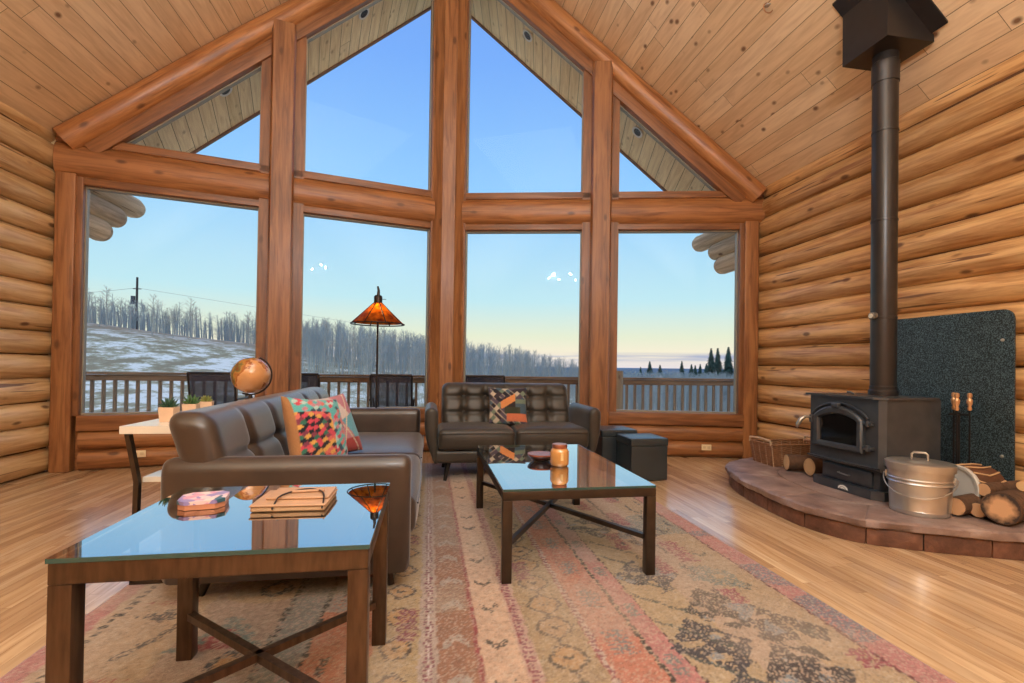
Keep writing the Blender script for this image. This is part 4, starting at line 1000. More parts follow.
for k, (x, y, r, lb) in enumerate(((-1.335, 2.83, .036, 'nearest, spiky and dark'), (-1.325, 3.05, .036, 'middle one, spiky green'), (-1.322, 3.23, .036, 'farthest, low olive green'))):
    t = thing('succulent_pot', 'square pale succulent pot on the console table, '+lb, 'plant', (x, y, .783), .1*k, 'succulent pots on the console table')
    b = MB(); hh = .075; b.loft([[(-r*.85, -r*.85, 0), (r*.85, -r*.85, 0), (r*.85, r*.85, 0), (-r*.85, r*.85, 0)], [(-r, -r, hh), (r, -r, hh), (r, r, hh), (-r, r, hh)], [(-r*.88, -r*.88, hh), (r*.88, -r*.88, hh), (r*.88, r*.88, hh), (-r*.88, r*.88, hh)], [(-r*.86, -r*.86, hh-.012), (r*.86, -r*.86, hh-.012), (r*.86, r*.86, hh-.012), (-r*.86, r*.86, hh-.012)]]); b.build('pot', plain('clay_pot', lin(214, 182, 154), .6), t, sharp=20)
    b = MB(); R = random.Random(k)
    for ring_, (n, el, ln) in enumerate(((9, .35, .050), (7, .8, .056), (5, 1.2, .055))):
        for i in range(n):
            a = 2*PI*i/n+ring_*.4; d = Vector((math.cos(a)*math.cos(el), math.sin(a)*math.cos(el), math.sin(el))); s_ = 1.0 if k < 2 else .72
            p = Vector((0, 0, hh-.008)); b.tube([p, p+d*ln*.5*s_, p+d*ln*s_+Vector((0, 0, .008))], [.006, .0085 if k < 2 else .012, .001], 5)
    b.build('succulent', GRN[k], t)
t = thing('globe', 'antique-coloured globe on dark stand on the console behind the long sofa', 'globe', (-1.25, 3.76, .783), .5)
def globe_mat():
    m, nt, bs = mat('antique_globe'); N = nt.nodes.new; L = nt.links.new; tc = N('ShaderNodeTexCoord'); nz = N('ShaderNodeTexNoise'); nz.inputs['Scale'].default_value = 7; nz.inputs['Detail'].default_value = 5; L(tc.outputs['Object'], nz.inputs[0])
    rp = N('ShaderNodeValToRGB'); rp.color_ramp.interpolation = 'LINEAR'; L(nz.outputs['Fac'], rp.inputs[0]); e = rp.color_ramp.elements
    e[0].position = .42; e[0].color = lin(196, 140, 92); e[1].position = .66; e[1].color = lin(120, 74, 44)
    for p_, c_ in ((.50, lin(206, 150, 100)), (.515, lin(150, 84, 44)), (.57, lin(176, 124, 62)), (.61, lin(112, 104, 60))): q = e.new(p_); q.color = c_
    L(rp.outputs[0], bs.inputs['Base Color']); bs.inputs['Roughness'].default_value = .22; bs.inputs['Coat Weight'].default_value = .6; return m
b = MB(); gc = .222; b.lathe([(.128*math.sin(PI*k/24), gc-.128*math.cos(PI*k/24)) for k in range(25)], n=48); b.build('sphere', globe_mat(), t)
DK = plain('dark_stand', lin(52, 40, 34), .4, metal=.3)
b = MB(); ax = Matrix.Rotation(.40, 4, 'Y'); b.tube([tuple((ax @ Vector((.138*math.sin(a), 0, -.138*math.cos(a))))+Vector((0, 0, gc))) for a in [PI*k/30 for k in range(31)]], .0055, 8); b.build('meridian_arm', DK, t)
b = MB(); b.lathe([(0, 0), (.07, 0), (.072, .008), (.05, .018), (.016, .03), (.012, .05), (.016, .06), (.010, .085), (0, .085)], n=28); b.build('stand', DK, t)
# floor lamp
t = thing('floor_lamp', 'tall floor lamp with dark cone shade and glowing amber panel between sofa and windows', 'lamp', (-.56, 5.55, 0))
DM = plain('dark_lamp_metal', lin(44, 36, 34), .4, metal=.5)
b = MB(); b.lathe([(0, 0), (.14, 0), (.14, .012), (.03, .03), (.012, .05), (0, .05)], n=28); b.build('base', DM, t)
b = MB(); b.tube([(0, 0, .04), (0, 0, 1.56)], .011, 10); b.build('pole', DM, t)
apz = 1.775; rs_, zb_ = .285, 1.535
def mica():
    m, nt, bs = mat('amber_mica'); bs.inputs['Base Color'].default_value = lin(190, 96, 30); bs.inputs['Roughness'].default_value = .5
    N = nt.nodes.new; L = nt.links.new; tc = N('ShaderNodeTexCoord'); nz = N('ShaderNodeTexNoise'); nz.inputs['Scale'].default_value = 14; L(tc.outputs['Object'], nz.inputs[0])
    rp = N('ShaderNodeValToRGB'); L(nz.outputs['Fac'], rp.inputs[0]); rp.color_ramp.elements[0].color = lin(110, 30, 4); rp.color_ramp.elements[0].position = .3; rp.color_ramp.elements[1].color = lin(214, 112, 20); rp.color_ramp.elements[1].position = .65
    tr = N('ShaderNodeBsdfTranslucent'); L(rp.outputs[0], tr.inputs[0]); L(rp.outputs[0], bs.inputs['Base Color'])
    mx = N('ShaderNodeMixShader'); mx.inputs[0].default_value = .75; L(bs.outputs[0], mx.inputs[1]); L(tr.outputs[0], mx.inputs[2]); L(mx.outputs[0], nt.nodes['Material Output'].inputs[0]); return m
MICA = mica()
def cone_pt(r, a): return (r*math.cos(a), r*math.sin(a), apz-(apz-zb_)*(r-.035)/(rs_-.035))
NP = 8
b = MB(); g = MB()
for k in range(NP):
    a0, a1 = 2*PI*k/NP-PI/2-PI/8, 2*PI*(k+1)/NP-PI/2-PI/8
    # mica panels between metal ribs
    vs = []; R_ = [(.04, .0), (.12, 0), (.2, 0), (.272, 0)]
    for r, _ in R_:
        for i in range(7): vs.append(cone_pt(r, a0+.03*.2/r+(a1-a0-.06*.2/r)*i/6))
    g.add(vs, [(j*7+i, j*7+i+1, (j+1)*7+i+1, (j+1)*7+i) for j in range(3) for i in range(6)])
    b.tube([cone_pt(.035, a0), cone_pt(.285, a0)], .006, 6)
b.tube([cone_pt(rs_, 2*PI*i/40) for i in range(40)], .007, 6, closed=True); b.lathe([(.034, apz-.01), (.045, apz-.01), (.045, apz+.06), (.034, apz+.075), (.034, apz-.01)], n=20)
b.build('shade_frame', DM, t)
# dark panels at the sides, amber one toward the room
g2 = g.build('shade_panels', MICA, t)
b = MB(); b.tube([(0, 0, apz+.05), (.004, 0, apz+.13), (-.006, 0, apz+.175)], [.020, .014, .010], 10); b.build('finial', DM, t)
b = MB(); b.tube([(.03, 0, apz+.035), (.085, 0, apz+.035)], .003, 6); b.build('switch_key', DM, t)
def emis(name, col, s_):
    m = bpy.data.materials.new(name); m.use_nodes = True; nt = m.node_tree; nt.nodes.clear(); e = nt.nodes.new('ShaderNodeEmission'); e.inputs[0].default_value = col; e.inputs[1].default_value = s_; o = nt.nodes.new('ShaderNodeOutputMaterial'); nt.links.new(e.outputs[0], o.inputs[0]); return m
b = MB(); b.lathe([(0, -.045), (.02, -.04), (.03, -.02), (.03, 0), (.02, .025), (.012, .04), (.012, .07), (0, .07)], n=16); b.build('bulb', emis('lit_bulb', (1, .62, .25, 1), 26), t, loc=(0, -.055, 1.665))

# ------------------------------------------------------------------ ottomans
for x, y, w, h, lb in ((1.925, 4.45, .385, .402, 'nearer'), (1.79, 4.88, .39, .43, 'farther')):
    t = thing('storage_ottoman', 'dark blue-grey leather cube ottoman by the windows, the %s of the pair' % lb, 'ottoman', (x, y, 0 if y > 9 else .013), 0, 'pair of cube ottomans')
    b = MB(); b.rbox(.006, w-.006, .006, w-.006, 0, h-.075, .008, 2, (6, 6, 6), lambda o, hh: [o[0]*(1+.008*noise.noise(Vector((o[2]*9, o[1]*5, 1)))), o[1]*(1+.008*noise.noise(Vector((o[2]*9, o[0]*5, 2)))), o[2]]); b.build('box', MT['ott'], t)
    b = MB(); b.rbox(0, w, 0, w, h-.072, h, .010, 2, (6, 6, 1), lambda o, hh: [o[0], o[1], o[2]+(.008*(1-(o[0]/hh[0])**2)*(1-(o[1]/hh[1])**2) if o[2] > 0 else 0)]); b.build('lid', MT['ott'], t)

# ------------------------------------------------------------------ hearth
def smooth_closed(pts, n):
    out = []; M = len(pts)
    for i in range(M-1):
        p0, p1, p2, p3 = [Vector(pts[max(0, min(M-1, i+k))]) for k in (-1, 0, 1, 2)]
        for k in range(n):
            t_ = k/n; out.append(tuple(.5*((2*p1)+(-p0+p2)*t_+(2*p0-5*p1+4*p2-p3)*t_*t_+(-p0+3*p1-3*p2+p3)*t_**3)))
    out.append(tuple(pts[-1])); return out
HP = [(3.97, 4.74), (3.62, 4.74), (3.28, 4.66), (2.97, 4.46), (2.78, 4.16), (2.66, 3.78), (2.60, 3.35), (2.60, 3.02), (2.70, 2.75), (2.92, 2.58), (3.22, 2.43), (3.50, 2.31), (3.74, 2.20), (3.97, 2.10)]
hp = smooth_closed(HP, 8)
def stone(name, c0, c1, c2, sc):
    m, nt, bs = mat(name); N = nt.nodes.new; L = nt.links.new; tc = N('ShaderNodeTexCoord'); nz = N('ShaderNodeTexNoise'); nz.inputs['Scale'].default_value = sc; nz.inputs['Detail'].default_value = 8; nz.inputs['Roughness'].default_value = .65; L(tc.outputs['Object'], nz.inputs[0])
    rp = N('ShaderNodeValToRGB'); L(nz.outputs['Fac'], rp.inputs[0]); e = rp.color_ramp.elements; e[0].position = .3; e[0].color = c0; e[1].position = .7; e[1].color = c2; q = e.new(.5); q.color = c1
    geo = N('ShaderNodeNewGeometry'); c = mixc(nt, .22, rp.outputs[0], mixc(nt, geo.outputs['Random Per Island'], c0, c2)); L(c, bs.inputs['Base Color']); bs.inputs['Roughness'].default_value = .5
    bp = N('ShaderNodeBump'); bp.inputs['Strength'].default_value = .7; bp.inputs['Distance'].default_value = .02; L(nz.outputs['Fac'], bp.inputs['Height']); L(bp.outputs[0], bs.inputs['Normal']); return m
ST1 = stone('hearth_flagstone', lin(96, 76, 74), lin(140, 116, 108), lin(178, 156, 146), 4.5); ST2 = stone('hearth_edge_stone', lin(66, 40, 32), lin(100, 66, 52), lin(136, 94, 76), 9)
hearth = thing('stone_hearth', 'raised flagstone hearth with curved red-brown stone edge under the stove', 'hearth', (0, 0, 0))
hearth['kind'] = 'structure'
del hearth['category']
# top slab pieces: split the outline into flagstones with mortar lines
b = MB(); n = len(hp)
cen = Vector((3.75, 3.42))
def off(p, d):
    v = Vector(p)-cen; return tuple(cen+v*(1+d/v.length))
ctr = (3.97, 3.42)
ztop, zslab = .168, .112
cuts = [0, 18, 34, 50, 66, 82, n-1]
for k in range(len(cuts)-1):
    seg = hp[cuts[k]:cuts[k+1]+1]; outer = [off(p, .012+.012*noise.noise(Vector((p[0]*9, p[1]*9, 0)))) for p in seg]
    inner = [tuple(Vector(p).lerp(Vector((3.55, 3.4)), .38)) for p in reversed(seg)]
    poly = outer+inner; c2 = Vector((sum(p[0] for p in poly)/len(poly), sum(p[1] for p in poly)/len(poly)))
    poly = [tuple(Vector(p).lerp(c2, .012)) for p in poly]
    secs = []
    for z, ins in ((zslab, .0), (zslab+.008, -.01), (ztop-.012, -.012), (ztop-.003, .0), (ztop, .015)):
        sec = []
        for i, p in enumerate(poly):
            j = .022*noise.noise(Vector((p[0]*16, p[1]*16, z*40))) if i < len(outer) else 0
            v = (Vector(p)-c2); q = c2+v*(1-(ins+j)/max(.1, v.length)); sec.append((q.x, q.y, z))
        secs.append(sec)
    b.loft(secs)
inn = [tuple(Vector(p).lerp(Vector((3.55, 3.4)), .385)) for p in hp]
b.prism(inn[:n//2+1]+[(3.97, inn[n//2][1])], 'z', zslab, ztop-.001); b.prism(inn[n//2:]+[(3.97, inn[n//2][1])][:1], 'z', zslab, ztop-.002)
b.build('flagstone_top', ST1, hearth, sharp=35)
b = MB(); b.prism([off(p, -.03) for p in hp], 'z', .0, zslab+.02); b.build('core', plain('dark_mortar', lin(60, 50, 46), .9), hearth)
b = MB(); acc = [0]
for i in range(1, n): acc.append(acc[-1]+(Vector(hp[i])-Vector(hp[i-1])).length)
def at_len(s_):
    for i in range(1, n):
        if acc[i] >= s_: t_ = (s_-acc[i-1])/(acc[i]-acc[i-1]); return tuple(Vector(hp[i-1]).lerp(Vector(hp[i]), t_))
    return hp[-1]
s_ = 0; R = random.Random(4)
while s_ < acc[-1]-.05:
    e_ = min(acc[-1], s_+R.uniform(.26, .42)); ps_ = [at_len(s_+.004+(e_-s_-.008)*k/6) for k in range(7)]
    o1 = [off(p, -.012+.006*noise.noise(Vector((p[0]*20, p[1]*20, 1)))) for p in ps_]; i1 = [off(p, -.05) for p in reversed(ps_)]
    b.loft([[(x, y, .001) for x, y in o1+i1], [(x, y, .02) for x, y in [off(p, .004) for p in o1]+i1], [(x, y, .09) for x, y in [off(p, .005) for p in o1]+i1], [(x, y, .108) for x, y in o1+i1]]); s_ = e_
b.build('edge_stones', ST2, hearth, sharp=35)
HZ = .1685
# ------------------------------------------------------------------ heat shield on the wall
b = MB(); 
def rrect(y0, y1, z0, z1, r, n=6):
    out = []
    for cy, cz, a0 in ((y1-r, z1-r, 0), (y0+r, z1-r, PI/2), (y0+r, z0+r, PI), (y1-r, z0+r, 1.5*PI)):
        for k in range(n+1): a = a0+PI/2*k/n; out.append((cy+r*math.cos(a), cz+r*math.sin(a)))
    return out
t = thing('heat_shield', 'large black speckled metal heat shield with rounded corners on the log wall behind the stove', 'heat shield', (3.955, 3.2, 0))
def speck():
    m, nt, bs = mat('speckled_black_metal'); N = nt.nodes.new; L = nt.links.new; tc = N('ShaderNodeTexCoord'); nz = N('ShaderNodeTexNoise'); nz.inputs['Scale'].default_value = 130; nz.inputs['Detail'].default_value = 2; L(tc.outputs['Object'], nz.inputs[0])
    rp = N('ShaderNodeValToRGB'); L(nz.outputs['Fac'], rp.inputs[0]); e = rp.color_ramp.elements; e[0].position = .42; e[0].color = lin(30, 40, 44); e[1].position = .68; e[1].color = lin(98, 120, 128)  # bluish sheen is put into the colour of the specks
    L(rp.outputs[0], bs.inputs['Base Color']); bs.inputs['Roughness'].default_value = .38; bs.inputs['Metallic'].default_value = .3; bp = N('ShaderNodeBump'); bp.inputs['Strength'].default_value = .6; bp.inputs['Distance'].default_value = .004; L(nz.outputs['Fac'], bp.inputs['Height']); L(bp.outputs[0], bs.inputs['Normal']); return m
b.prism(rrect(-.47, .52, .30, 1.545, .07), 'x', -.010, .0); b.build('panel', speck(), t)
for y, z in ((-.40, 1.33), (-.40, .52), (.45, 1.33), (.45, .52)):
    b = MB(); b.lathe([(0, .012), (.008, .010), (.012, .002), (.012, 0)], n=12, M=Matrix.Rotation(-PI/2, 4, 'Y')); b.build('screw', MT['steel'], t, loc=(-.010, y, z))
# ------------------------------------------------------------------ wood stove   (local: front faces -y, x to the viewer's right)
IR = MT['iron']
ST = thing('wood_stove', 'black steel wood-burning stove with arched glass door on the stone hearth', 'stove', (3.19, 3.335, HZ), -PI/2)
b = MB(); hw = .335; dp_ = .49; c = .035
b.prism([(-hw, 0), (hw-c, 0), (hw, c), (hw, dp_), (-hw, dp_)], 'z', .205, .725); b.build('body', IR, ST, sharp=30)
b = MB(); c = .05; b.prism([(-hw-.015, -.035), (hw-c, -.035), (hw+.018, c*.6), (hw+.018, dp_-.03), (hw-.03, dp_+.02), (-hw-.015, dp_+.02)], 'z', .726, .742); b.build('top_plate', IR, ST, sharp=30)
b = MB(); n_ = 14; secs = []
for k in range(n_+1):
    x = -hw-.0+(2*hw-.02)*k/n_; dpp = .028+.03*math.sin(PI*k/n_); secs.append([(x, .0, .212), (x, -dpp, .224), (x, -dpp-.004, .236), (x, .0, .232)])
b.loft(secs); b.build('ash_lip', IR, ST, sharp=30)
b = MB(); b.prism([(-.235, .03), (.285, .03), (.30, .06), (.30, .42), (-.25, .42), (-.25, .06)], 'z', .06, .206); b.build('pedestal', IR, ST, sharp=30)
b = MB(); b.prism([(-.30, .0), (-.20, -.02), (.26, -.02), (.325, .03), (.325, .45), (-.30, .45)], 'z', .0, .065); base_ = b.build('base', IR, ST, sharp=30)
b = MB(); pts = [(.045*math.cos(a), .030*math.sin(a)) for a in [PI*k/14 for k in range(15)]]; b.prism([(x+.02, z+.018) for x, z in pts], 'y', -.0235, -.0205); em = b.build('emblem', plain('white_emblem', lin(226, 226, 222), .4), base_)
b = MB(); b.tube([(.02+.028*math.cos(a), -.024, .018+.017*math.sin(a)) for a in [PI*k/10 for k in range(11)]], .0016, 5); b.box(-.008, .048, -.0245, -.0225, .0205, .0225); b.build('emblem_mark', plain('emblem_dark', lin(60, 80, 100), .4), base_)
dr = None
b = MB(); b.rbox(-.215, .235, .012, .035, .078, .190, .005, 1); dr = b.build('ash_drawer', IR, ST)
b = MB(); b.tube([(-.05, .012, .135), (-.045, -.008, .135), (.045, -.008, .128), (.05, .012, .128)], .0055, 8); b.build('drawer_handle', MT['steel'], dr)
# door
def arch(hw_, zb, zs_, zt, n=16):
    out = [(-hw_, zb), (hw_, zb), (hw_, zs_)]
    for k in range(1, n): x = hw_*(1-2*k/n); out.append((x, zs_+(zt-zs_)*math.cos(x/hw_*PI/2)**.75))
    out.append((-hw_, zs_)); return out
dx = -.035
outer = arch(.235, .318, .56, .655); inner = arch(.178, .366, .545, .592)
m_ = len(outer); vs = []
for pl, y in ((outer, -.002), (outer, -.030), (arch(.222, .331, .555, .642), -.042), (arch(.190, .356, .548, .604), -.038), (inner, -.020), (inner, -.002)): vs.append([(x+dx, y, z) for x, z in pl])
b = MB(); V = [q for s2 in vs for q in s2]; F = []
for k in range(6):
    k2 = (k+1) % 6
    for i in range(m_): F.append((k*m_+i, k*m_+(i+1) % m_, k2*m_+(i+1) % m_, k2*m_+i))
b.add(V, F); door = b.build('door', IR, ST, sharp=35)
b = MB(); b.prism([(x+dx, z) for x, z in inner], 'y', -.016, -.006); b.build('door_glass', MT['firebox'], door)
b = MB(); b.tube([(x*1.12+dx, -.012, .318+(z-.318)*1.05+.008) for x, z in outer[2:]], .008, 8); b.build('arch_moulding', IR, door)
b = MB(); b.rbox(dx-.035, dx+.035, -.052, -.02, .640, .678, .008, 2); b.build('arch_keystone', IR, door)
b = MB(); b.lathe([(0, -.03), (.018, -.03), (.020, 0), (.018, .03), (0, .03)], n=14); b.build('latch', IR, door, loc=(dx-.262, -.022, .53))
b = MB(); b.tube([(dx-.262, -.03, .54), (dx-.275, -.075, .545), (dx-.285, -.105, .52), (dx-.295, -.125, .475), (dx-.30, -.13, .45)], [.010, .013, .017, .016, .008], 10); b.build('door_handle', plain('brushed_coil_handle', lin(176, 170, 162), .3, metal=.8), door)
for z in (.365, .545):
    b = MB(); b.cyl((.233, -.022, z-.022), (.233, -.022, z+.022), .014, .014, 12); b.rbox(.195, .228, -.034, -.012, z-.012, z+.012, .003, 1); b.rbox(.236, .27, -.03, 0, z-.014, z+.014, .003, 1); b.build('hinge', IR, ST)
# flue pipe
BLKP = plain('black_flue_pipe', lin(60, 57, 57), .32, metal=.55, noise_amt=.12, nscale=6)
PX, PY = 3.508, 3.30
t = thing('stove_pipe', 'tall black stove pipe rising from the stove to the ceiling box', 'pipe', (PX, PY, HZ+.7435))
z0 = HZ+.7435
b = MB(); r = .086; prof = [(r+.012, 0), (r+.012, .035), (r+.004, .045), (r+.004, .07), (r, .075)]
for z in (1.52, 2.28, 2.98): prof += [(r, z-z0-.012), (r+.004, z-z0-.010), (r+.004, z-z0+.004), (r, z-z0+.006)]
prof += [(r, 3.63-z0), (0, 3.63-z0)]; b.lathe(prof, n=40); b.build('pipe', BLKP, t, sharp=25)
b = MB(); b.lathe([(r-.004, 3.36-z0), (r+.006, 3.36-z0), (r+.006, 3.52-z0), (r-.004, 3.53-z0)], n=40); b.build('upper_collar', BLKP, t, sharp=25)
b = MB(); Mr = Matrix.Rotation(-PI/2, 4, 'Y'); b.lathe([(0, .034), (.020, .034), (.030, .028), (.032, .0), (.0, .0)], n=18, M=Mr); b.build('thermometer', plain('grey_dial_case', lin(120, 116, 110), .35, metal=.6), t, loc=(-r+.004, -.0, 1.53-z0), sharp=25)
b = MB(); b.lathe([(0, .0365), (.018, .0365), (.018, .034), (0, .034)], n=16, M=Mr); b.build('dial', plain('cream_dial', lin(206, 198, 180), .4), t, loc=(-r+.004, 0, 1.53-z0))
b = MB(); b.tube([(-.16, .10, .005), (-.185, .12, .018), (-.20, .13, .018)], .008, 8); b.build('damper_handle', IR, t)
t = thing('flue_support_box', 'square black support box where the stove pipe enters the sloped ceiling', 'flue box', (3.30, 3.09, 3.585))
b = MB(); bw_, bd = .41, .40; zt = lambda x: zc(3.30+x, -.06)-3.585
vs = [(0, 0, 0), (bw_, 0, 0), (bw_, bd, 0), (0, bd, 0), (0, 0, zt(0)), (bw_, 0, zt(bw_)), (bw_, bd, zt(bw_)), (0, bd, zt(0))]
b.add(vs, [(0, 3, 2, 1), (0, 1, 5, 4), (1, 2, 6, 5), (2, 3, 7, 6), (3, 0, 4, 7)]); b.build('box', BLKP, t, sharp=25)
b = MB(); q = .075; zz = lambda x: zc(3.30+x, .012)-3.585
A = [(-.09, -.12), (.385, -.12), (.385, bd+.01), (-.09, bd+.01)]
b.loft([[(x, y, zz(x)-.004) for x, y in A], [(x, y, zz(x)+.01) for x, y in A]]); b.build('trim_plate', BLKP, t, sharp=25)
# hook on the ceiling
t = thing('ceiling_hook', 'small metal ring hook hanging from the sloped pine ceiling', 'hook', (2.94, 3.92, 4.36))
b = MB(); b.lathe([(0, 0), (.028, 0), (.028, -.006), (0, -.01)], n=16); b.build('plate', MT['steel'], t)
b = MB(); b.tube([(.045*math.sin(a), 0, -.045-.045*math.cos(a)+.02) for a in [2*PI*k/24 for k in range(24)]], .005, 6, closed=True); b.build('ring', plain('copper_ring', lin(190, 140, 104), .3, metal=.7), t)

# ------------------------------------------------------------------ things on the hearth
t = thing('ash_bucket', 'galvanized steel ash bucket with lid and wire handle at the front of the hearth', 'bucket', (3.235, 2.772, HZ))
t.scale = (.87, .87, .99)
b = MB(); prof = [(0, 0), (.178, 0), (.183, .006), (.186, .03), (.184, .034), (.194, .20), (.204, .205), (.196, .214), (.196, .226), (.205, .230), (.197, .238), (.205, .31), (.204, .315)]; b.lathe(prof, n=56); b.build('pail', MT['steel'], t, sharp=30)
b = MB(); b.lathe([(.204, .288), (.214, .288), (.216, .332), (.208, .338), (.16, .344), (.10, .350), (0, .352)], n=56); lid = b.build('lid', MT['steel'], t, sharp=30, rz=-.85)
b = MB(); b.tube([(-.048, 0, .349), (-.048, 0, .385), (-.035, 0, .397), (.035, 0, .397), (.048, 0, .385), (.048, 0, .349)], .0075, 8); b.build('lid_handle', MT['steel'], lid)
b = MB(); a0 = -PI*.30; pa = Vector((.201*math.cos(a0), .201*math.sin(a0), .235)); pb = Vector((-pa.x, -pa.y, .235)); pts = []
for k in range(25):
    u = k/24; a = a0+(-PI)*u; rr_ = .218+.012*math.sin(PI*u); pts.append((rr_*math.cos(a), rr_*math.sin(a), .24-.115*math.sin(PI*u)))
b.tube(pts, .0042, 7); b.build('bail_handle', MT['steel'], t)
for sg in (1, -1):
    b = MB(); b.rbox(-.022, .022, -.006, .008, -.022, .022, .004, 2); o = b.build('handle_ear', MT['steel'], t, loc=(sg*.203*math.cos(a0), sg*.203*math.sin(a0), .235), rz=a0+PI/2)
# firewood
BK = plain('rough_bark', lin(92, 66, 48), .9, noise_amt=.45, nscale=14, bump=.9, bscale=40)
def rings(name, c0, c1, c2, sc=60):
    m, nt, bs = mat(name); N = nt.nodes.new; L = nt.links.new; tc = N('ShaderNodeTexCoord'); w = N('ShaderNodeTexWave'); w.wave_type = 'RINGS'; w.rings_direction = 'X'; w.inputs['Scale'].default_value = sc; w.inputs['Distortion'].default_value = 2.5; w.inputs['Detail'].default_value = 3
    L(tc.outputs['Object'], w.inputs[0]); ln = N('ShaderNodeVectorMath'); ln.operation = 'LENGTH'
    mp = N('ShaderNodeMapping'); mp.inputs['Scale'].default_value = (0, 1, 1); L(tc.outputs['Object'], mp.inputs[0]); L(mp.outputs[0], ln.inputs[0])
    nz = N('ShaderNodeTexNoise'); nz.inputs['Scale'].default_value = 30; L(tc.outputs['Object'], nz.inputs[0])
    c = mixc(nt, math_(nt, 'MULTIPLY', w.outputs['Fac'], .35), c1, c0); mr = N('ShaderNodeMapRange'); mr.inputs[1].default_value = .045; mr.inputs[2].default_value = .085; L(math_(nt, 'ADD', ln.outputs['Value'], math_(nt, 'MULTIPLY', math_(nt, 'SUBTRACT', nz.outputs['Fac'], .5), .05)), mr.inputs[0])
    c = mixc(nt, mr.outputs[0], c, c2); L(c, bs.inputs['Base Color']); bs.inputs['Roughness'].default_value = .75; return m
END1 = rings('split_end_tan', lin(186, 144, 100), lin(218, 182, 134), lin(190, 150, 108)); END2 = rings('cut_end_dark_rim', lin(170, 118, 82), lin(212, 166, 124), lin(56, 42, 36))
def firewood(loc, direc, r, L, label, end=END1, seed=0, grp='firewood on the hearth', bark=BK):
    t = thing('firewood_log', label, 'firewood', loc, 0, grp); d = Vector(direc).normalized(); t.rotation_mode = 'QUATERNION'; t.rotation_quaternion = Vector((1, 0, 0)).rotation_difference(d)
    b = MB(); b.cyl((.002, 0, 0), (L-.002, 0, 0), r, r*.97, 22, 8, .10, seed); b.build('bark', bark, t, sharp=60)
    b = MB(); b.cyl((-.001, 0, 0), (.004, 0, 0), r*.93, r*.95, 22, 1, .06, seed); b.build('cut_end', end, t, sharp=30)
    b = MB(); b.cyl((L-.004, 0, 0), (L+.001, 0, 0), r*.92, r*.90, 22, 1, .06, seed); b.build('cut_end', end, t, sharp=30)
    return t
firewood((3.27, 4.05, HZ+.078), (.86, -.30, 0), .074, .42, 'pale cut firewood log beside the wicker basket', seed=1)
firewood((3.31, 3.82, HZ+.084), (.90, -.10, 0), .080, .40, 'pale cut firewood log against the stove base', seed=2)
firewood((3.45, 2.455, HZ+.104), (.93, .30, 0), .098, .44, 'thickest firewood log with dark-rimmed end at the right edge', END2, 3)
firewood((3.37, 2.655, HZ+.062), (.88, .26, 0), .056, .42, 'small dark firewood log just right of the bucket', END2, 4)
firewood((3.475, 2.60, HZ+.052), (.90, .22, .0), .045, .40, 'thin firewood log squeezed between two thicker ones', END2, 5)
firewood((3.60, 2.66, HZ+.165), (.92, .12, .0), .042, .36, 'short dark firewood log lying on top of the pile', END2, 6)
firewood((3.64, 2.47, HZ+.232), (.95, .28, .03), .033, .30, 'smooth peeled branch topmost on the firewood pile', END1, 7, bark=plain('peeled_branch', lin(206, 142, 84), .6, noise_amt=.15))
# wicker basket
def wicker_mat(name, c):
    m, nt, bs = mat(name); N = nt.nodes.new; L = nt.links.new; tc = N('ShaderNodeTexCoord'); w = N('ShaderNodeTexNoise'); w.inputs['Scale'].default_value = 40; L(tc.outputs['Object'], w.inputs[0])
    L(mixc(nt, w.outputs['Fac'], tuple(v*.4 for v in c[:3])+(1,), tuple(min(1, v*1.4) for v in c[:3])+(1,)), bs.inputs['Base Color']); bs.inputs['Roughness'].default_value = .7; return m
WK = wicker_mat('brown_wicker', lin(158, 112, 78)); WK2 = wicker_mat('pale_wicker', lin(196, 168, 138))
t = thing('wicker_basket', 'rectangular brown wicker basket with raised handles at the far end of the hearth', 'basket', (3.55, 4.37, HZ), -.03)
b = MB(); hx, hy, H = .27, .155, .20; NS = 19
def per(u, z, amp, ph):
    P_ = 4*(hx+hy); s_ = (u % 1)*P_; k = 1+.12*z/H; dsp = amp
    if s_ < 2*hx: x, y, nx_, ny_ = -hx+s_, -hy, 0, -1
    elif s_ < 2*hx+2*hy: x, y, nx_, ny_ = hx, -hy+s_-2*hx, 1, 0
    elif s_ < 4*hx+2*hy: x, y, nx_, ny_ = hx-(s_-2*hx-2*hy), hy, 0, 1
    else: x, y, nx_, ny_ = -hx, hy-(s_-4*hx-2*hy), -1, 0
    return Vector((x*k+nx_*dsp, y*k+ny_*dsp, z))
NU = 76
for k in range(NS):
    z = .008+H*(k+.5)/NS*.97; pts = [per(i/NU, z, .005*(1 if (i//2+k) % 2 else -1), 0) for i in range(NU)]; b.tube(pts, .0052, 5, closed=True)
b.build('woven_sides', WK, t, sharp=60)
b = MB()
for i in range(0, NU, 4): b.tube([per(i/NU, 0, 0, 0), per(i/NU, H+.004, 0, 0)], .005, 5)
b.build('stakes', WK2, t, sharp=60)
b = MB(); b.tube([per(i/NU, H+.008, 0, 0) for i in range(NU)], .010, 6, closed=True); b.build('rim', WK, t, sharp=60)
b = MB(); b.rbox(-hx, hx, -hy, hy, 0, .008, .003, 1); b.build('bottom', WK, t)
for sx in (-1, 1):
    b = MB(); xx = sx*hx*1.13; b.tube([(xx, -hy*1.05, H), (xx*1.01, -hy*1.0, H+.045), (xx*1.01, 0, H+.055), (xx*1.01, hy*1.0, H+.045), (xx, hy*1.05, H)], .011, 8); b.build('handle', WK2, t)
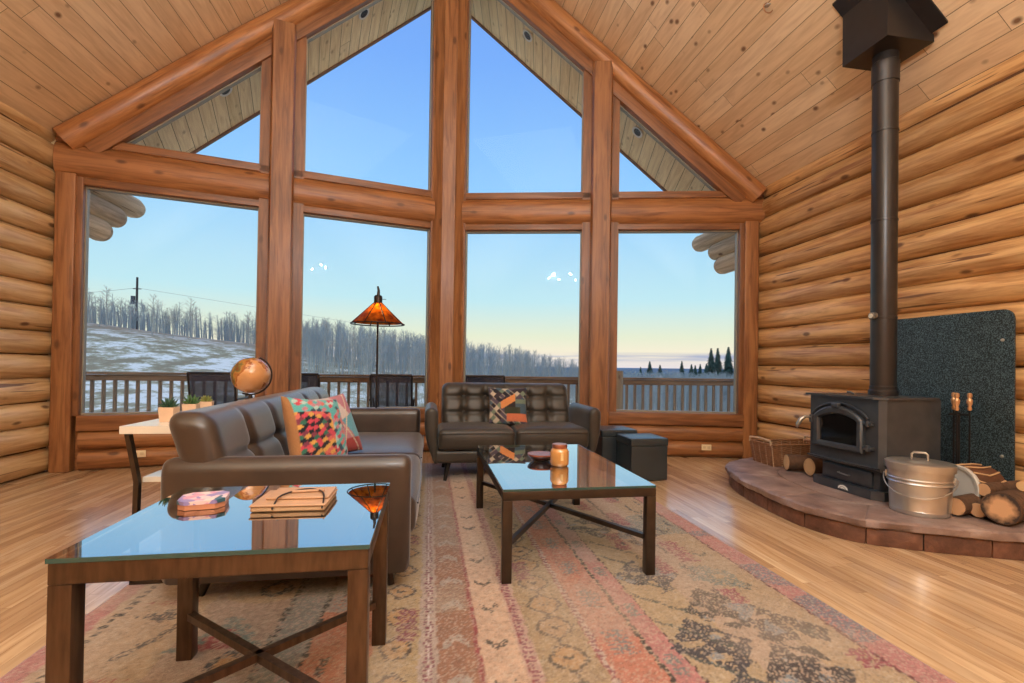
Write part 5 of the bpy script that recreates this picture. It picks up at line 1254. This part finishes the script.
# fireplace tools
t = thing('fireplace_tool_set', 'fireplace tool set with brass and wood handles standing against the heat shield', 'fire tools', (3.76, 2.94, HZ), 0)
WR = plain('wrought_iron', lin(34, 32, 34), .45, metal=.5); BR = plain('brass_and_wood', lin(206, 158, 116), .3, metal=.55)
b = MB(); b.lathe([(0, 0), (.095, 0), (.095, .012), (.02, .025), (0, .025)], n=24); b.build('base', WR, t)
b = MB(); b.tube([(0, 0, .02), (0, 0, .645)], .008, 8); b.build('centre_rod', WR, t)
b = MB(); b.tube([(-.085, 0, .63), (.085, 0, .63)], .006, 8); b.tube([(0, -.06, .63), (0, .06, .63)], .006, 8); b.build('hanger_bar', WR, t)
for k, (dx_, dy_) in enumerate(((-.055, -.03), (.035, -.045), (.02, .05))):
    b = MB(); b.tube([(dx_, dy_, .09), (dx_, dy_, .66)], .0055, 8); 
    if k == 0: b.rbox(dx_-.045, dx_+.045, dy_-.006, dy_+.006, .03, .13, .004, 1)
    if k == 1: b.cyl((dx_, dy_, .03), (dx_, dy_, .14), .028, .036, 14)
    if k == 2: b.tube([(dx_, dy_, .1), (dx_+.02, dy_, .06), (dx_+.045, dy_, .075)], .005, 6)
    rod = b.build('tool', WR, t)
    b = MB(); b.lathe([(.0, .66), (.010, .66), (.014, .675), (.009, .69), (.016, .71), (.018, .735), (.010, .748), (.015, .762), (.013, .782), (0, .788)], n=14); b.build('tool_handle', BR, rod, loc=(dx_, dy_, 0))
# drum on its side
t = thing('hide_drum', 'round drum with pale rim and brown banded side, on its side behind the firewood', 'drum', (3.60, 2.82, HZ+.152), 0)
t.rotation_mode = 'QUATERNION'; t.rotation_quaternion = Vector((1, 0, 0)).rotation_difference(Vector((.86, -.06, .0)).normalized())
def xl(b, prof, n=36): b.lathe(prof, n=n, M=Matrix.Rotation(PI/2, 4, 'Y'))
b = MB(); xl(b, [(.132, .015), (.142, .08), (.142, .15), (.130, .225), (0, .225)]); b.build('shell', plain('brown_drum_shell', lin(96, 62, 42), .6, noise_amt=.3, nscale=20), t, sharp=40)
b = MB(); xl(b, [(0, .012), (.112, .012), (.118, .0), (.136, -.002), (.140, .012), (.134, .03)]); b.build('head', plain('pale_drum_head', lin(200, 196, 190), .5, noise_amt=.06), t, sharp=25)
b = MB()
for k in range(14):
    a = 2*PI*k/14; a2 = a+PI/14; f = lambda A, r_, x: (x, r_*math.cos(A), r_*math.sin(A)); b.tube([f(a, .139, .02), f(a2, .150, .11), f(a, .139, .215)], .006, 5)
b.build('lacing', plain('pale_lacing', lin(196, 160, 120), .6), t)
